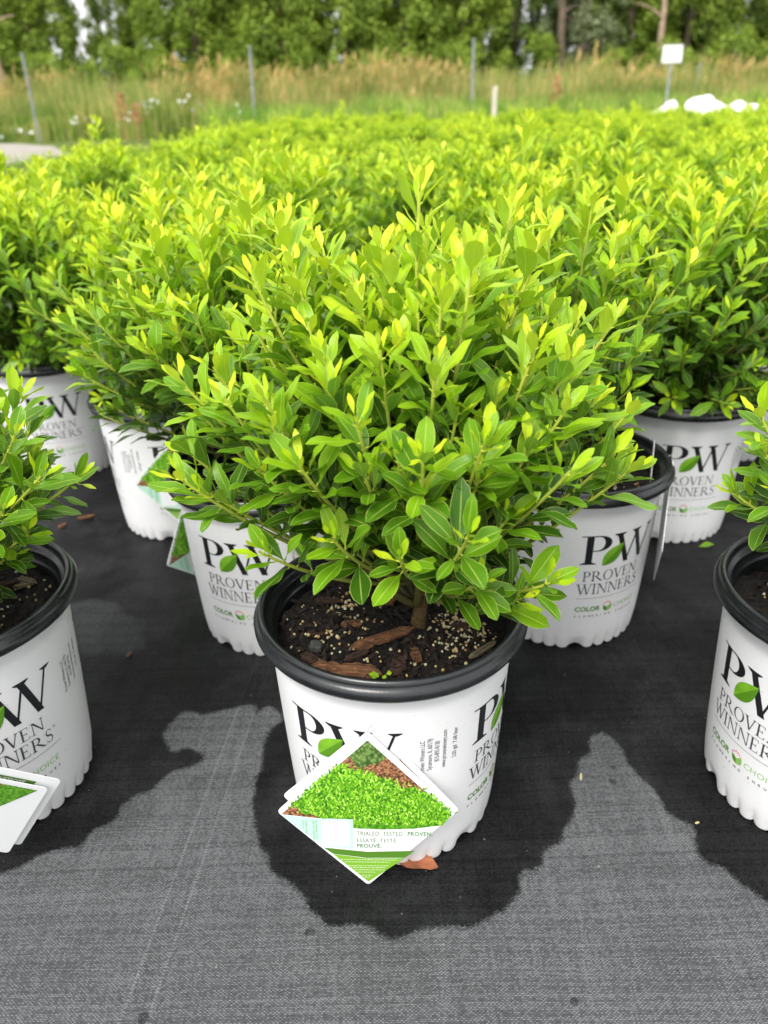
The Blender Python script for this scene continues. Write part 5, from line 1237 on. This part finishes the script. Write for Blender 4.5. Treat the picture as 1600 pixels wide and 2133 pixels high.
TL = [(('cedar', 0), -11.45, 30.3, 1.0, 'broad green tree at the left edge, beside the gap of white sky'), (('cedar', 1), -5.9, 30.0, 1.0, 'green tree just right of the gap of white sky'),
      (('cedar', 2), -4.3, 30.8, 1.0, 'second green tree right of the sky gap'), (('cedar', 3), -3.1, 30.2, 0.98, 'green tree behind the second metal post from the left'),
      (('cedar', 0), -0.9, 30.6, 1.02, 'green tree straight behind the middle of the field'), (('cedar', 1), 1.1, 30.2, .98, 'green tree left of the tallest metal post'),
      (('cedar', 2), 3.0, 30.4, 1.0, 'bright green tree right behind the tallest metal post'), ('dark', 4.9, 31.4, 1.0, 'dark green tree between the bright green tree and the bare trunks'),
      ('grey', 7.0, 29.8, 1.0, 'grey-green conifer right of the bare brown trunk'), ('round', 8.7, 30.6, 1.0, 'rounded green tree behind the white sign'),
      (('cedar', 3), 10.6, 30.2, 1.0, 'green tree just right of the white sign'), ('dark', 12.6, 31.6, 1.0, 'dark tree gap between two green trees at far right'), (('cedar', 0), 14.6, 30.2, 1.0, 'green tree at the right edge of the picture'),
      (('cedar', 2), -13.4, 31.5, 1.0, 'green tree outside left behind the bare pale trunk')]
for i, (k, x, y, s_, lb) in enumerate(TL): tree(k, x, y, lb, s_, i * 1.3)
tree(('cedar', 3), -10.4, 36, 'low distant tree filling the bottom of the sky gap', 0.62, 2.0, group='second line of trees')
for i, (x, y_) in enumerate([(-15.5, 36), (-13.6, 36), (-8.2, 35.5), (-6.6, 36.5), (-5.3, 35), (-5.0, 34), (-3.8, 37), (-2.0, 34), (0.2, 34), (2.1, 34), (4.1, 34.5), (6.2, 34), (8.2, 34.5), (10, 34), (12, 35), (14, 35), (16.5, 36)]):
    tree('dark' if i % 2 else ('cedar', i % 4), x, y_, 'darker tree of the second line glimpsed between the front trees', 1.0, i * .9, group='second line of trees')
BUSH = (crown_mesh(280, 2.2, 1.3, 46, 130, 0.2, 'oval', 'tree_green', 0.05), tree_trunk(313, 1.6, 0.04, 5, 0.6, 0.4)); CR['bush'] = BUSH
for i, x in enumerate([-12.6, -10.4, -8.6, -7.0, -4.6, -2.0, 0.3, 2.4, 5.1, 7.6, 9.6, 11.8, 14.0]):
    tree('bush', x, 28.2 + 0.4 * (i % 3), 'low bush at the foot of the trees, just behind the tall grass', 0.85 + .1 * (i % 3), i * 1.1, 'bush', 'low bushes at the foot of the trees')
def bare_trunk(x, y, H, r, label, mat, lean=0.0, limbs=5, seed=1):
    root = empty('bare_tree', (x, y, terrain(x, y))); me = tree_trunk(seed, H, r, 0, 1, 2, mat, lean); link(bpy.data.objects.new('trunk', me), root)
    rg_ = np.random.default_rng(seed); ps = []
    for i in range(limbs):
        z = H * (.35 + .12 * i); a = rg_.uniform(0, 6.28); L_ = rg_.uniform(.8, 1.6); b = np.array([lean * (z / H) ** 2, 0, z]); e = b + np.array([np.cos(a) * L_, np.sin(a) * L_ * .4, rg_.uniform(-.3, .6)])
        ps.append((bez(b, (b + e) / 2 + [0, 0, .2], e, 6), np.linspace(.05, .015, 6), np.zeros(6)))
    for p_ in ps: link(bpy.data.objects.new('branch', tubes([p_], M[mat], 'branch', 5)), root)
    return tag(root, label, 'tree', 'bare trunks among the trees')
bare_trunk(-11.5, 27.6, 8, .17, 'bare pinkish brown trunk at the upper left edge', 'pale_bark', -1.6, 4, 3)
bare_trunk(6.02, 28.8, 8.5, .17, 'bare brown trunk in the dark gap right of centre with a pale dead branch', 'tree_bark', -0.1, 6, 5)
bare_trunk(9.25, 28.9, 8, .13, 'slim pale bare trunk above and left of the white sign', 'pale_bark', 0.0, 5, 7)
